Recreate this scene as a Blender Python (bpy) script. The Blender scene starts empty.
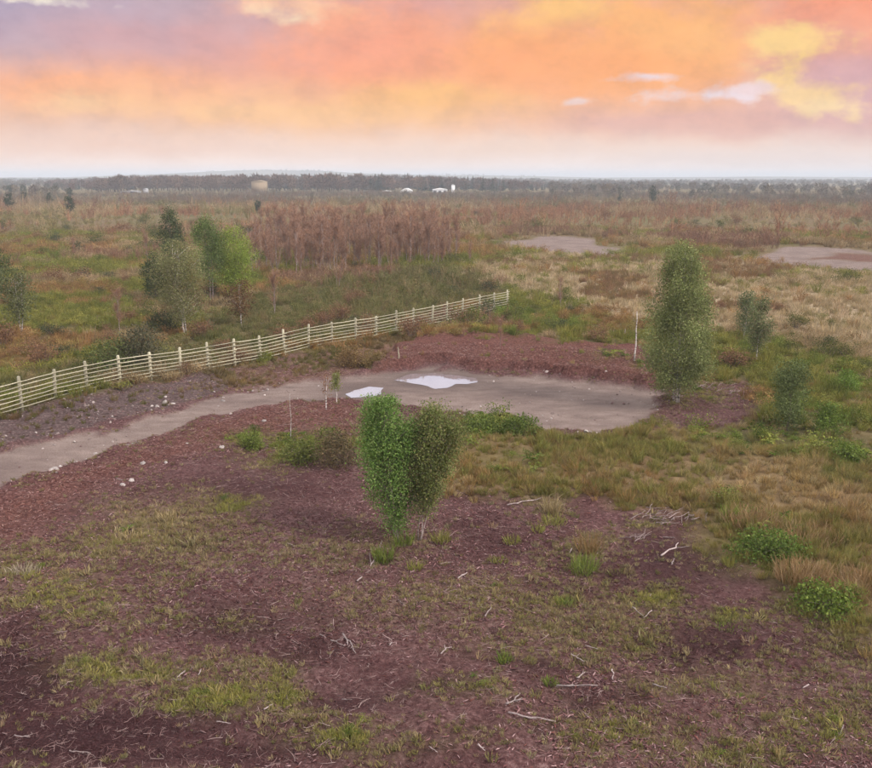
import bpy, math, random
import numpy as np
from mathutils import Vector

random.seed(7)
RNG = np.random.default_rng(7)
SC = bpy.context.scene
COL = SC.collection
R = math.radians

# ------------------------------------------------------------------ camera
F, CX, CY, HZ, CAMH = 900.0, 436.0, 384.0, 177.0, 10.0      # focal length in photo pixels, horizon row, height in metres
PITCH = math.atan((CY - HZ) / F)
cam = bpy.data.cameras.new('camera')
cam.sensor_fit = 'HORIZONTAL'; cam.sensor_width = 36.0; cam.lens = F / 872.0 * 36.0
cam.clip_start = 0.3; cam.clip_end = 60000.0
camo = bpy.data.objects.new('camera', cam); COL.objects.link(camo)
camo.location = (0, 0, CAMH); camo.rotation_euler = (R(90) - PITCH, 0, 0)
SC.camera = camo

# ------------------------------------------------------------------ exposure and sampling
SC.view_settings.view_transform = 'Standard'; SC.view_settings.look = 'None'
SC.view_settings.exposure = 0.0; SC.view_settings.gamma = 1.0
SC.view_settings.use_curve_mapping = False
SC.render.engine = 'CYCLES'
SC.cycles.use_denoising = True
SC.cycles.max_bounces = 5; SC.cycles.diffuse_bounces = 3; SC.cycles.transparent_max_bounces = 4
SC.cycles.volume_bounces = 0
SC.cycles.use_adaptive_sampling = True; SC.cycles.adaptive_threshold = .03

# ------------------------------------------------------------------ sun
SUN_EL, SUN_AZ = R(38), R(118)           # azimuth clockwise from +Y (the view direction): from the right and a little behind
sun = bpy.data.lights.new('sun', 'SUN'); sun.energy = 3.2; sun.angle = R(10); sun.color = (1.0, 0.91, 0.82)
suno = bpy.data.objects.new('sun', sun); COL.objects.link(suno)
sd_ = Vector((math.sin(SUN_AZ) * math.cos(SUN_EL), math.cos(SUN_AZ) * math.cos(SUN_EL), math.sin(SUN_EL)))
suno.rotation_euler = (-sd_).to_track_quat('-Z', 'Y').to_euler(); suno.location = sd_ * 60


# ------------------------------------------------------------------ pixel <-> ground
def ray(px, py):
    r = (px - CX) / F; u = (CY - py) / F
    return np.array([r, math.cos(PITCH) + u * math.sin(PITCH), -math.sin(PITCH) + u * math.cos(PITCH)])

def G(px, py, z=0.0):
    d = ray(px, py); t = (z - CAMH) / d[2]
    return (d[0] * t, d[1] * t)

def to_px(x, y, z=0.0):
    """photo pixel of ground points; only for laying out, points behind the camera give far away pixels"""
    dy, dz = y, z - CAMH
    dep = dy * math.cos(PITCH) - dz * math.sin(PITCH)
    up = dy * math.sin(PITCH) + dz * math.cos(PITCH)
    dep = np.where(dep < 0.5, 0.5, dep)
    return CX + F * x / dep, CY - F * up / dep


# ------------------------------------------------------------------ world: sunset cloud over a Nishita sky
class NT:
    def __init__(self, tree): self.t = tree; self.n = tree.nodes; self.l = tree.links
    def new(self, typ, **kw):
        nd = self.n.new(typ)
        for k, v in kw.items(): setattr(nd, k, v)
        return nd
    def put(self, sock, v):
        if isinstance(v, bpy.types.NodeSocket): self.l.new(v, sock)
        elif v is not None:
            if hasattr(sock.default_value, '__len__') and not hasattr(v, '__len__'): v = [v] * len(sock.default_value)
            if hasattr(sock.default_value, '__len__') and len(sock.default_value) == 4 and len(v) == 3: v = tuple(v) + (1,)
            sock.default_value = v
    def m(self, op, a, b=None, c=None, clamp=False):
        nd = self.new('ShaderNodeMath', operation=op, use_clamp=clamp)
        for s, v in zip(nd.inputs, (a, b, c)): self.put(s, v)
        return nd.outputs[0]
    def mix(self, fac, a, b, mode='MIX'):
        nd = self.new('ShaderNodeMix', data_type='RGBA', blend_type=mode)
        self.put(nd.inputs[0], fac); self.put(nd.inputs[6], a); self.put(nd.inputs[7], b)
        return nd.outputs[2]
    def noise(self, vec, scale, detail=4, rough=0.55, dist=0.0, dim='3D'):
        nd = self.new('ShaderNodeTexNoise', noise_dimensions=dim)
        if vec is not None: self.l.new(vec, nd.inputs['Vector'])
        nd.inputs['Scale'].default_value = scale; nd.inputs['Detail'].default_value = detail
        nd.inputs['Roughness'].default_value = rough; nd.inputs['Distortion'].default_value = dist
        return nd
    def ramp(self, fac, stops, interp='LINEAR'):
        nd = self.new('ShaderNodeValToRGB'); cr = nd.color_ramp; cr.interpolation = interp
        while len(cr.elements) > 1: cr.elements.remove(cr.elements[-1])
        for i, (p, c) in enumerate(stops):
            e = cr.elements[0] if i == 0 else cr.elements.new(p)
            e.position = p; e.color = (c if hasattr(c, '__len__') else (c, c, c)) [:3] + (1,) if hasattr(c, '__len__') else (c, c, c, 1)
        self.put(nd.inputs[0], fac)
        return nd.outputs[0]
    def comb(self, x, y, z):
        nd = self.new('ShaderNodeCombineXYZ')
        for s, v in zip(nd.inputs, (x, y, z)): self.put(s, v)
        return nd.outputs[0]

def lin(r, g, b):
    f = lambda c: (c / 255 / 12.92) if c <= 10 else ((c / 255 + 0.055) / 1.055) ** 2.4
    return (f(r), f(g), f(b))

world = bpy.data.worlds.new('World'); SC.world = world; world.use_nodes = True
w = NT(world.node_tree); w.n.clear()
wo = w.new('ShaderNodeOutputWorld'); bg = w.new('ShaderNodeBackground'); w.l.new(bg.outputs[0], wo.inputs[0])
sky = w.new('ShaderNodeTexSky', sky_type='NISHITA'); sky.sun_disc = False
sky.sun_elevation = SUN_EL; sky.sun_rotation = SUN_AZ
tc = w.new('ShaderNodeTexCoord'); sp = w.new('ShaderNodeSeparateXYZ'); w.l.new(tc.outputs['Generated'], sp.inputs[0])
X, Y, Z = sp.outputs
az0 = w.m('ARCTAN2', X, Y)
el0 = w.m('ARCSINE', w.m('MINIMUM', w.m('MAXIMUM', Z, 0.0), 1.0))
flat = w.comb(X, Y, w.m('MULTIPLY', Z, 1.6))                       # cloud space, stretched along the horizon
n1 = w.noise(flat, 9.0, 4, 0.6); n1s = w.new('ShaderNodeSeparateColor'); w.l.new(n1.outputs['Color'], n1s.inputs[0])
az = w.m('ADD', az0, w.m('MULTIPLY', w.m('SUBTRACT', n1s.outputs[0], 0.5), 0.16))
el = w.m('ADD', el0, w.m('MULTIPLY', w.m('SUBTRACT', n1s.outputs[1], 0.5), 0.035))
n2 = w.noise(flat, 21.0, 7, 0.60).outputs[0]
n3 = w.noise(flat, 3.2, 2, 0.5).outputs[0]
E = lambda y: (HZ - y) / F                                         # elevation in radians of a photo row
wide = lin(233, 193, 178)
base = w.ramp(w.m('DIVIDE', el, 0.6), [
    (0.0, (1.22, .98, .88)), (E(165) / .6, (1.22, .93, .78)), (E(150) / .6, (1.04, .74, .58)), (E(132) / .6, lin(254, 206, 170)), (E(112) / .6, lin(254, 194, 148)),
    (E(85) / .6, lin(246, 172, 132)), (E(50) / .6, lin(236, 168, 145)), (E(5) / .6, lin(215, 170, 165)), (0.355, (1.08, 1.12, 1.36)), (0.40, (1.22, 1.26, 1.50)), (0.50, (1.52, 1.46, 1.54)), (1.0, (1.85, 1.80, 1.78))])  # band just above the view brightened and blued, added for the puddles to reflect
# broad drifting bands that go on round the whole horizon
low = w.ramp(el0, [(0.02, 0.0), (0.07, 1.0), (0.20, 1.0), (0.42, 0.0)])
base = w.mix(w.m('MULTIPLY', w.ramp(n3, [(0.50, 0.0), (0.66, 0.75)]), low), base, lin(198, 160, 165))
base = w.mix(w.m('MULTIPLY', w.ramp(n2, [(0.52, 0.0), (0.72, 0.5)]), low), base, lin(252, 196, 140))
azel = w.comb(az, el, 0.0)
def blob(col, px, py, rx, ry, colour, amt, tex=0.6, hard=1.0):
    d = ray(px, py); a = math.atan2(d[0], d[1]); e = math.asin(d[2] / np.linalg.norm(d))
    mp = w.new('ShaderNodeMapping', vector_type='TEXTURE'); w.l.new(azel, mp.inputs[0])
    mp.inputs['Location'].default_value = (a, e, 0); mp.inputs['Scale'].default_value = (2.3 * rx / F, 2.3 * ry / F, 1)
    gr = w.new('ShaderNodeTexGradient', gradient_type='QUADRATIC_SPHERE'); w.l.new(mp.outputs[0], gr.inputs[0])
    g = gr.outputs['Fac']
    if tex >= .8:                                                  # small bright clouds: edges eroded by the noise
        e_ = w.m('MULTIPLY_ADD', n2, 2.6 * min(tex, 1.4), -1.3 * min(tex, 1.4) - .22)
        e_ = w.m('MULTIPLY', w.m('MULTIPLY_ADD', g, 1.7, e_), .95, clamp=True)
        return w.mix(w.m('MULTIPLY', w.m('MULTIPLY', e_, w.m('MULTIPLY', g, 5.0, clamp=True)), min(1.0, amt), clamp=True), col, lin(*colour))
    t = w.m('MULTIPLY_ADD', n2, 6.0 * tex * amt, (1.7 - 3.0 * tex) * amt)
    return w.mix(w.m('MULTIPLY', g, t, clamp=True), col, lin(*colour))
B = [  # the clouds in view: px, py, half width, half height, colour, amount, raggedness
    (110, 24, 220, 48, (200, 171, 179), 1.25, .3), (255, 66, 140, 26, (216, 164, 164), 1.0, .35), (20, 0, 90, 26, (181, 164, 186), .9, .5), (170, 40, 90, 20, (207, 164, 171), .8, .6),
    (440, 8, 70, 22, (218, 164, 165), .9, .6), (470, 72, 180, 36, (254, 167, 125), 1.1, .35), (330, 20, 60, 26, (255, 176, 138), .9, .8), (400, 45, 70, 22, (251, 164, 132), .8, .6),
    (288, 22, 28, 8, (255, 223, 188), .9, 1.4), (300, 8, 40, 8, (255, 204, 164), .7, 1.2), (60, 90, 140, 18, (255, 178, 131), 1.0, .5), (75, 108, 40, 10, (255, 212, 160), .9, 1.1), (180, 96, 90, 14, (255, 183, 138), .8, .6),
    (330, 114, 260, 14, (255, 197, 141), .9, .35), (440, 102, 90, 14, (255, 191, 118), .95, .5),
    (650, 45, 130, 42, (255, 181, 117), 1.1, .45), (565, 10, 46, 18, (255, 198, 124), .95, 1.0), (620, 64, 70, 18, (255, 172, 106), .8, .6), (540, 60, 60, 20, (255, 169, 113), .7, .6), (720, 30, 70, 24, (255, 188, 120), .8, .8),
    (700, 122, 140, 16, (235, 178, 160), 1.0, .3), (852, 80, 58, 36, (221, 169, 171), 1.0, .5), (855, 8, 50, 26, (249, 158, 124), 1.0, .6), (830, 35, 30, 18, (242, 172, 146), .7, .8),
    (785, 42, 36, 13, (255, 214, 140), .9, 1.4), (803, 58, 20, 22, (255, 212, 136), .95, 1.4), (812, 96, 32, 18, (255, 214, 150), .95, 1.4), (832, 108, 18, 8, (255, 219, 164), .9, 1.5), (790, 84, 12, 9, (255, 212, 138), .8, 1.4),
    (700, 94, 52, 7, (242, 218, 219), 1.1, 1.5), (640, 76, 26, 4.0, (242, 212, 212), 1.0, 1.2), (735, 96, 24, 6, (245, 223, 228), .9, 1.6), (770, 90, 20, 5, (242, 212, 212), .8, 1.4),
    (590, 98, 16, 3.5, (244, 212, 204), .9, 1.2), (62, 2, 30, 5, (244, 232, 218), 1.1, 2.0), (18, 1, 14, 3, (240, 226, 216), .9, 2.0),
    (130, 150, 200, 16, (251, 204, 178), .6, .2), (760, 156, 240, 13, (245, 219, 207), .8, .2), (470, 150, 200, 15, (251, 214, 190), .6, .2)]
for b in B: base = blob(base, *b)
n4 = w.noise(flat, 24.0, 4, 0.6).outputs[0]                       # small broken cloud texture
base = w.mix(w.m('MULTIPLY', w.ramp(el0, [(0.015, 0.0), (0.06, 1.0), (0.3, 1.0), (0.6, .3)]), 1.0), base, w.mix(1.0, base, w.ramp(n4, [(0.32, (.90, .895, .92)), (0.5, (1.0, 1.0, 1.0)), (0.68, (1.06, 1.07, 1.06))]), 'MULTIPLY'))
nish = w.mix(1.0, sky.outputs[0], (0.10, 0.10, 0.10), 'MULTIPLY')
hole = w.m('MULTIPLY', w.ramp(n3, [(0.36, 0.35), (0.50, 0.0)]), w.ramp(el0, [(0.18, 0.0), (0.6, 1.0)]))
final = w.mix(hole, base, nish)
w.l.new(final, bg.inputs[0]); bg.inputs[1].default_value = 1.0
world.cycles.sampling_method = 'MANUAL'; world.cycles.sample_map_resolution = 256


# ------------------------------------------------------------------ value noise
def vnoise(x, y, seed=0):
    xi = np.floor(x).astype(np.int64); yi = np.floor(y).astype(np.int64)
    fx = x - xi; fy = y - yi; fx = fx * fx * (3 - 2 * fx); fy = fy * fy * (3 - 2 * fy)
    def h(a, b):
        n = (a * 374761393 + b * 668265263 + seed * 1274126177) & 0xffffffff
        n = ((n ^ (n >> 13)) * 1274126177) & 0xffffffff
        return ((n ^ (n >> 16)) & 0xffff) / 65535.0
    a, b, c, d = h(xi, yi), h(xi + 1, yi), h(xi, yi + 1), h(xi + 1, yi + 1)
    return (a * (1 - fx) + b * fx) * (1 - fy) + (c * (1 - fx) + d * fx) * fy

def fbm(x, y, scale, octv=4, seed=0, gain=0.5):
    s = 0; amp = 1; tot = 0; x = np.asarray(x, float) * scale; y = np.asarray(y, float) * scale
    for o in range(octv):
        s = s + amp * vnoise(x, y, seed + o * 17); tot += amp
        x = x * 2.03 + 11.3; y = y * 2.03 - 7.1; amp *= gain
    return s / tot

def sstep(a, b, x):
    t = np.clip((x - a) / (b - a), 0, 1); return t * t * (3 - 2 * t)

def sdist(poly, x, y):
    """signed distance to a polygon, positive inside"""
    d = np.full(np.shape(x), 1e18); ins = np.zeros(np.shape(x), bool); n = len(poly)
    for i in range(n):
        ax, ay = poly[i]; bx, by = poly[(i + 1) % n]
        ex, ey = bx - ax, by - ay; L = ex * ex + ey * ey + 1e-9
        t = np.clip(((x - ax) * ex + (y - ay) * ey) / L, 0, 1)
        d = np.minimum(d, (x - ax - t * ex) ** 2 + (y - ay - t * ey) ** 2)
        if abs(ey) > 1e-9:
            ins ^= ((ay > y) != (by > y)) & (x < ex * (y - ay) / ey + ax)
    return np.where(ins, 1, -1) * np.sqrt(d)

PX = lambda pts: [G(*p) for p in pts]
ROAD = PX([(-260, 520), (-120, 484), (0, 450), (60, 436), (110, 428), (160, 414), (197, 402), (240, 391), (281, 382), (330, 377), (380, 373), (430, 367),
           (480, 372), (540, 375), (600, 383), (662, 390), (661, 404), (646, 423), (600, 433), (545, 430), (505, 420), (460, 414), (420, 408), (380, 400),
           (330, 398), (281, 403), (240, 412), (197, 421), (160, 436), (110, 450), (60, 466), (0, 487), (-120, 530), (-260, 585)])
PEAT = PX([(-900, 560), (-300, 480), (-50, 428), (121, 391), (300, 353), (400, 343), (560, 342), (645, 350), (665, 388), (760, 383), (765, 418), (690, 432),
           (600, 438), (450, 438), (440, 495), (540, 500), (600, 495), (620, 510), (690, 520), (715, 555), (790, 605), (872, 640), (1000, 690), (1500, 900), (3000, 3000), (-3000, 3000)])
RED = PX([(372, 374), (395, 350), (440, 336), (500, 338), (560, 345), (640, 352), (658, 388), (600, 382), (540, 373), (480, 370), (430, 365)])
RED2 = PX([(0, 489), (110, 453), (200, 423), (281, 401), (345, 396), (375, 402), (372, 435), (260, 438), (150, 466), (60, 510), (0, 555), (-160, 640), (-260, 640), (-160, 550)])
VERGE = PX([(-260, 488), (0, 417), (121, 391), (209, 373), (245, 374), (225, 390), (197, 399), (160, 411), (60, 434), (0, 448), (-260, 515)])
VERG2 = PX([(209, 372), (350, 343), (508, 310), (530, 322), (420, 338), (392, 350), (372, 372), (281, 383), (235, 388)])
RUSH = PX([(440, 450), (520, 440), (600, 440), (660, 428), (740, 452), (872, 462), (1100, 480), (1400, 640), (1250, 760), (872, 632), (800, 602), (725, 553), (695, 520), (620, 508), (590, 494), (540, 500), (450, 494)])
TAN = PX([(470, 262), (520, 254), (640, 256), (740, 262), (760, 268), (900, 278), (1200, 290), (1300, 380), (872, 352), (800, 333), (715, 330), (640, 318), (560, 300), (505, 292), (455, 276)])
PAD1 = PX([(494, 246), (520, 241), (545, 237), (590, 239.5), (622, 252), (600, 255), (530, 251)])
PAD2 = PX([(748, 262), (788, 248), (845, 250), (900, 257), (980, 267), (980, 281), (872, 273), (800, 267)])
PADR = PX([(805, 262), (822, 253), (870, 256), (940, 264), (940, 270), (872, 265)])
OLIVE = PX([(60, 372), (180, 340), (260, 292), (330, 285), (440, 268), (500, 280), (508, 300), (350, 338), (121, 382), (20, 402), (-40, 400)])

# patches of low green growth: px, py, rx, ry, weight (photo pixels)
GREENS = [(60, 600, 55, 22, .7), (25, 570, 30, 18, .6), (215, 700, 38, 16, 1.0), (130, 665, 55, 12, .8), (280, 690, 25, 22, .8), (180, 708, 25, 8, .8), (340, 745, 45, 16, .9),
          (230, 508, 24, 9, .9), (290, 448, 45, 14, 1.0), (355, 440, 26, 12, .7), (250, 440, 22, 8, .8), (500, 428, 42, 12, 1.2), (480, 448, 20, 6, .9), (520, 470, 40, 14, .7),
          (560, 598, 18, 6, .8), (660, 600, 30, 9, .8), (735, 622, 30, 8, .8), (650, 530, 20, 8, .6), (585, 558, 20, 14, .9), (735, 522, 26, 12, .9), (770, 550, 45, 22, 1.1),
          (820, 605, 38, 18, 1.0), (745, 448, 70, 16, 1.1), (820, 440, 50, 30, 1.0), (845, 390, 28, 14, 1.0), (690, 400, 30, 12, .6), (790, 415, 30, 20, .9), (850, 465, 30, 12, .7),
          (640, 425, 30, 8, .6), (680, 445, 30, 10, .8), (600, 645, 60, 14, .5), (460, 600, 90, 20, .45), (560, 640, 90, 18, .45), (610, 735, 70, 22, .55), (480, 690, 60, 14, .4),
          (720, 690, 70, 14, .45), (830, 720, 50, 26, .55), (760, 745, 80, 14, .5), (850, 640, 40, 14, .4), (420, 740, 60, 14, .5), (120, 540, 60, 16, .45), (200, 620, 60, 8, .4),
          (560, 350, 30, 3, .45), (612, 364, 22, 5, .6), (645, 376, 14, 6, .6), (520, 341, 24, 4, .6), (505, 316, 50, 12, .7), (560, 326, 60, 8, .7), (820, 370, 60, 12, .8), (760, 350, 60, 10, .6), (120, 300, 60, 12, .5), (60, 240, 80, 8, .5), (150, 265, 40, 14, .5), (40, 262, 40, 8, .7)]
TANS = [(760, 500, 30, 10, .4), (150, 525, 60, 22, .9), (110, 545, 40, 12, .6), (195, 510, 30, 12, .6), (550, 500, 22, 12, .9), (60, 585, 35, 14, .5), (470, 480, 30, 10, .8), (590, 540, 20, 10, .6),
        (430, 600, 120, 26, .40), (560, 620, 90, 20, .40), (640, 700, 80, 24, .40), (380, 540, 60, 24, .3), (790, 470, 60, 12, .5), (620, 480, 60, 14, .5), (700, 488, 60, 14, .5)]

BARES = [(90, 735, 170, 32, 1.3), (20, 680, 75, 48, 1.2), (240, 622, 70, 18, .9), (310, 655, 40, 16, .8), (350, 700, 70, 16, .8), (545, 668, 30, 10, .9), (590, 705, 22, 14, .8), (710, 650, 60, 24, 1), (430, 690, 60, 12, .7), (560, 590, 40, 10, .6),
         (680, 570, 70, 34, .9), (500, 540, 60, 30, .5), (250, 490, 90, 20, .7), (620, 700, 30, 20, .5), (180, 760, 160, 14, 1), (800, 650, 40, 12, .7)]
def spots(lst, x, y):
    px, py = to_px(x, y); s = np.zeros(np.shape(x))
    for (a, b, rx, ry, wt) in lst:
        s = np.maximum(s, wt * np.exp(-0.9 * (((px - a) / rx) ** 2 + ((py - b) / ry) ** 2)))
    return s

def zones(x, y):
    x = np.asarray(x, float); y = np.asarray(y, float)
    r = np.hypot(x, y)
    wa = np.clip(r / 40, .5, 4)
    wx = x + (fbm(x, y, .55, 4, 3) - .5) * 1.6 * wa; wy = y + (fbm(x, y, .5, 4, 9) - .5) * 2.2 * wa
    rx_ = x + (fbm(x, y, .9, 5, 5, .65) - .5) * 1.5; ry_ = y + (fbm(x, y, .9, 5, 6, .65) - .5) * 1.7
    z = {}
    z['sroad'] = sdist(ROAD, rx_, ry_)
    z['road'] = sstep(-.12, .35, z['sroad'])
    z['peat'] = sstep(-.6, .6, sdist(PEAT, wx, wy))
    z['red'] = np.maximum(sstep(-.4, .5, sdist(RED, rx_, ry_)), .9 * sstep(-1.2, 1.6, sdist(RED2, wx, wy)))
    z['sred'] = sdist(RED, rx_, ry_)
    z['verge'] = sstep(-.5, .5, sdist(VERGE, rx_, ry_))
    z['verg2'] = sstep(-.8, .8, sdist(VERG2, wx, wy))
    z['rush'] = sstep(-.7, .7, sdist(RUSH, wx, wy))
    z['tan'] = sstep(-3, 3, sdist(TAN, wx, wy))
    p1 = x + (fbm(x, y, .12, 3, 5) - .5) * 7; p2 = y + (fbm(x, y, .1, 3, 6) - .5) * 10
    z['pad'] = np.maximum(sstep(-.8, .8, sdist(PAD1, p1, p2)), sstep(-.6, .6, sdist(PAD2, p1 * .4 + x * .6, p2 * .3 + y * .7)))
    z['pclr'] = np.maximum(sstep(-9, -2, sdist(PAD1, x, y)), sstep(-7, -2, sdist(PAD2, x, y)))
    z['padr'] = sstep(-1, 1, sdist(PADR, p1, p2))
    z['olive'] = sstep(-2, 2, sdist(OLIVE, wx, wy))
    z['green'] = spots(GREENS, wx, wy) * sstep(.25, .6, fbm(x, y, 1.1, 3, 31) + .1)
    z['tans'] = spots(TANS, wx, wy) * sstep(.25, .6, fbm(x, y, .9, 3, 41) + .1)
    z['bare'] = spots(BARES, wx, wy)
    z['road'] = z['road'] * (r < 200)
    z['soil'] = np.clip(np.maximum.reduce([z['road'], z['pad']]), 0, 1)
    return z

def H(x, y, z=None, fine=True):
    """height of the ground"""
    x = np.asarray(x, float); y = np.asarray(y, float)
    if z is None: z = zones(x, y)
    r = np.hypot(x, y)
    h = (fbm(x, y, .03, 3, 51) - .5) * .5 * sstep(20, 60, r) * (1 - z['road'])
    rough = (1 - z['road']) * (1 - z['pad'])
    h = h + rough * ((fbm(x, y, .35, 3, 61) - .5) * .35 + (fbm(x, y, 1.6, 3, 71) - .5) * .30)
    h = h - z['road'] * .10
    h = h + .48 * sstep(.0, .40, z['sred']) * sstep(36, 41, y)                       # the peat cut above the pad
    h = h + .12 * z['rush'] + .10 * (1 - z['peat']) * (1 - z['road'])
    edge = np.exp(-((z['sroad'] + .35) / .35) ** 2) * (r < 200)
    h = h + edge * .10 * fbm(x, y, 1.2, 2, 81)
    return h

def ground_z(x, y):
    return float(H(np.array([x]), np.array([y]))[0])


# ------------------------------------------------------------------ mesh builder
class MB:
    def __init__(self): self.v = []; self.t = []; self.q = []; self.c = []; self.n = 0
    def add(self, v, tris=None, quads=None, col=(1, 1, 1)):
        v = np.asarray(v, float).reshape(-1, 3); col = np.asarray(col, float)
        if col.ndim == 1: col = np.tile(col, (len(v), 1))
        if tris is not None and len(tris): self.t.append(np.asarray(tris, np.int64).reshape(-1, 3) + self.n)
        if quads is not None and len(quads): self.q.append(np.asarray(quads, np.int64).reshape(-1, 4) + self.n)
        self.v.append(v); self.c.append(col); self.n += len(v)
    def mesh(self, name, smooth=False):
        v = np.concatenate(self.v); c = np.concatenate(self.c)
        t = np.concatenate(self.t) if self.t else np.zeros((0, 3), np.int64)
        q = np.concatenate(self.q) if self.q else np.zeros((0, 4), np.int64)
        me = bpy.data.meshes.new(name)
        me.vertices.add(len(v)); me.vertices.foreach_set('co', v.astype(np.float32).ravel())
        nl = len(t) * 3 + len(q) * 4
        me.loops.add(nl); me.polygons.add(len(t) + len(q))
        me.loops.foreach_set('vertex_index', np.concatenate([t.ravel(), q.ravel()]).astype(np.int32))
        me.polygons.foreach_set('loop_start', np.concatenate([np.arange(len(t)) * 3, len(t) * 3 + np.arange(len(q)) * 4]).astype(np.int32))
        a = me.attributes.new('c', 'FLOAT_COLOR', 'POINT')
        a.data.foreach_set('color', np.concatenate([c, np.ones((len(c), 1))], 1).astype(np.float32).ravel())
        me.update(calc_edges=True)
        if smooth: me.polygons.foreach_set('use_smooth', np.ones(len(me.polygons), bool))
        me.validate()
        return me
    def build(self, name, mat, parent=None, smooth=False, link=True):
        me = self.mesh(name, smooth); me.materials.append(mat)
        o = bpy.data.objects.new(name, me)
        if link: COL.objects.link(o)
        if parent is not None: o.parent = parent
        return o

def tag(o, label=None, cat=None, group=None, kind=None):
    if label: o['label'] = label
    if cat: o['category'] = cat
    if group: o['group'] = group
    if kind: o['kind'] = kind
    return o

def empty(name, loc, rz=0.0):
    o = bpy.data.objects.new(name, None); COL.objects.link(o); o.empty_display_size = .3
    o.location = loc; o.rotation_euler = (0, 0, rz); return o

def copy_tree(o, parent=None):
    c = o.copy(); COL.objects.link(c); c.parent = parent
    for ch in o.children: copy_tree(ch, c)
    return c

def tube(mb, pts, rad, sides=6, col=(1, 1, 1), cap=True):
    pts = np.asarray(pts, float); n = len(pts); rad = np.broadcast_to(np.asarray(rad, float), (n,))
    tan = np.gradient(pts, axis=0); tan /= np.linalg.norm(tan, axis=1)[:, None] + 1e-9
    ref = np.where(np.abs(tan[:, 2:3]) > .9, np.array([[1., 0, 0]]), np.array([[0, 0, 1.]]))
    u = np.cross(tan, ref); u /= np.linalg.norm(u, axis=1)[:, None] + 1e-9; vv = np.cross(tan, u)
    a = np.arange(sides) / sides * 2 * math.pi
    ring = pts[:, None] + rad[:, None, None] * (np.cos(a)[None, :, None] * u[:, None] + np.sin(a)[None, :, None] * vv[:, None])
    q = [(i * sides + k, i * sides + (k + 1) % sides, (i + 1) * sides + (k + 1) % sides, (i + 1) * sides + k) for i in range(n - 1) for k in range(sides)]
    v = ring.reshape(-1, 3); t = []
    if cap:
        v = np.concatenate([v, pts[:1], pts[-1:]]); e0, e1 = n * sides, n * sides + 1
        for k in range(sides):
            t.append((e0, (k + 1) % sides, k)); t.append((e1, (n - 1) * sides + k, (n - 1) * sides + (k + 1) % sides))
    mb.add(v, t, q, col)

def unit(v): return v / (np.linalg.norm(v, axis=-1, keepdims=True) + 1e-9)

def leaves(mb, P, size, cols, jit=.25, asp=.55, droop=.4, rng=RNG):
    """one diamond shaped leaf or leaf spray at every point"""
    n = len(P); d = rng.normal(size=(n, 3)); d[:, 2] -= droop * 1.5; d = unit(d)
    s = unit(np.cross(d, rng.normal(size=(n, 3))))
    L = size * rng.uniform(.6, 1.4, (n, 1))
    v = np.stack([P - d * L * .5, P + s * L * asp * .5, P + d * L * .5, P - s * L * asp * .5], 1).reshape(-1, 3)
    cols = np.asarray(cols, float)
    c = cols[rng.integers(0, len(cols), n)] * rng.uniform(1 - jit, 1 + jit, (n, 1))
    mb.add(v, None, np.arange(n * 4).reshape(-1, 4), np.repeat(c, 4, 0))

def blades(mb, base, top, width, cols, jit=.25, bend=.15, rng=RNG):
    """grass blades or twigs: three sided strips from base to top"""
    n = len(base); base = np.asarray(base, float); top = np.asarray(top, float)
    ax = unit(top - base); s = unit(np.cross(ax, rng.normal(size=(n, 3))))
    L = np.linalg.norm(top - base, axis=1, keepdims=True)
    mid = (base + top) / 2 + rng.normal(size=(n, 3)) * L * bend * .5 + np.array([0, 0, 1]) * L * bend * .4
    wd = np.broadcast_to(np.asarray(width, float).reshape(-1, 1), (n, 1))
    v = np.stack([base - s * wd * .5, base + s * wd * .5, mid + s * wd * .42, mid - s * wd * .42, top], 1).reshape(-1, 3)
    k = np.arange(n)[:, None] * 5
    cols = np.asarray(cols, float)
    c = cols[rng.integers(0, len(cols), n)] * rng.uniform(1 - jit, 1 + jit, (n, 1))
    mb.add(v, k + np.array([[3, 2, 4]]), k + np.array([[0, 1, 2, 3]]), np.repeat(c, 5, 0))


# ------------------------------------------------------------------ materials
def newmat(name):
    m = bpy.data.materials.new(name); m.use_nodes = True
    t = NT(m.node_tree); t.n.clear()
    out = t.new('ShaderNodeOutputMaterial'); return m, t, out

def veg(name, instanced, transl=.25, rough=.75):
    m, t, out = newmat(name)
    a = t.new('ShaderNodeAttribute', attribute_name='c'); col = a.outputs['Color']
    if instanced:
        b = t.new('ShaderNodeAttribute', attribute_name='tint', attribute_type='INSTANCER')
        col = t.mix(1.0, col, b.outputs['Color'], 'MULTIPLY')
    p = t.new('ShaderNodeBsdfPrincipled'); t.put(p.inputs['Base Color'], col); p.inputs['Roughness'].default_value = rough
    p.inputs['Specular IOR Level'].default_value = .05
    if transl:
        tr = t.new('ShaderNodeBsdfTranslucent'); t.put(tr.inputs[0], col)
        mx = t.new('ShaderNodeMixShader'); mx.inputs[0].default_value = transl
        t.l.new(p.outputs[0], mx.inputs[1]); t.l.new(tr.outputs[0], mx.inputs[2]); t.l.new(mx.outputs[0], out.inputs[0])
    else: t.l.new(p.outputs[0], out.inputs[0])
    return m

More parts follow.
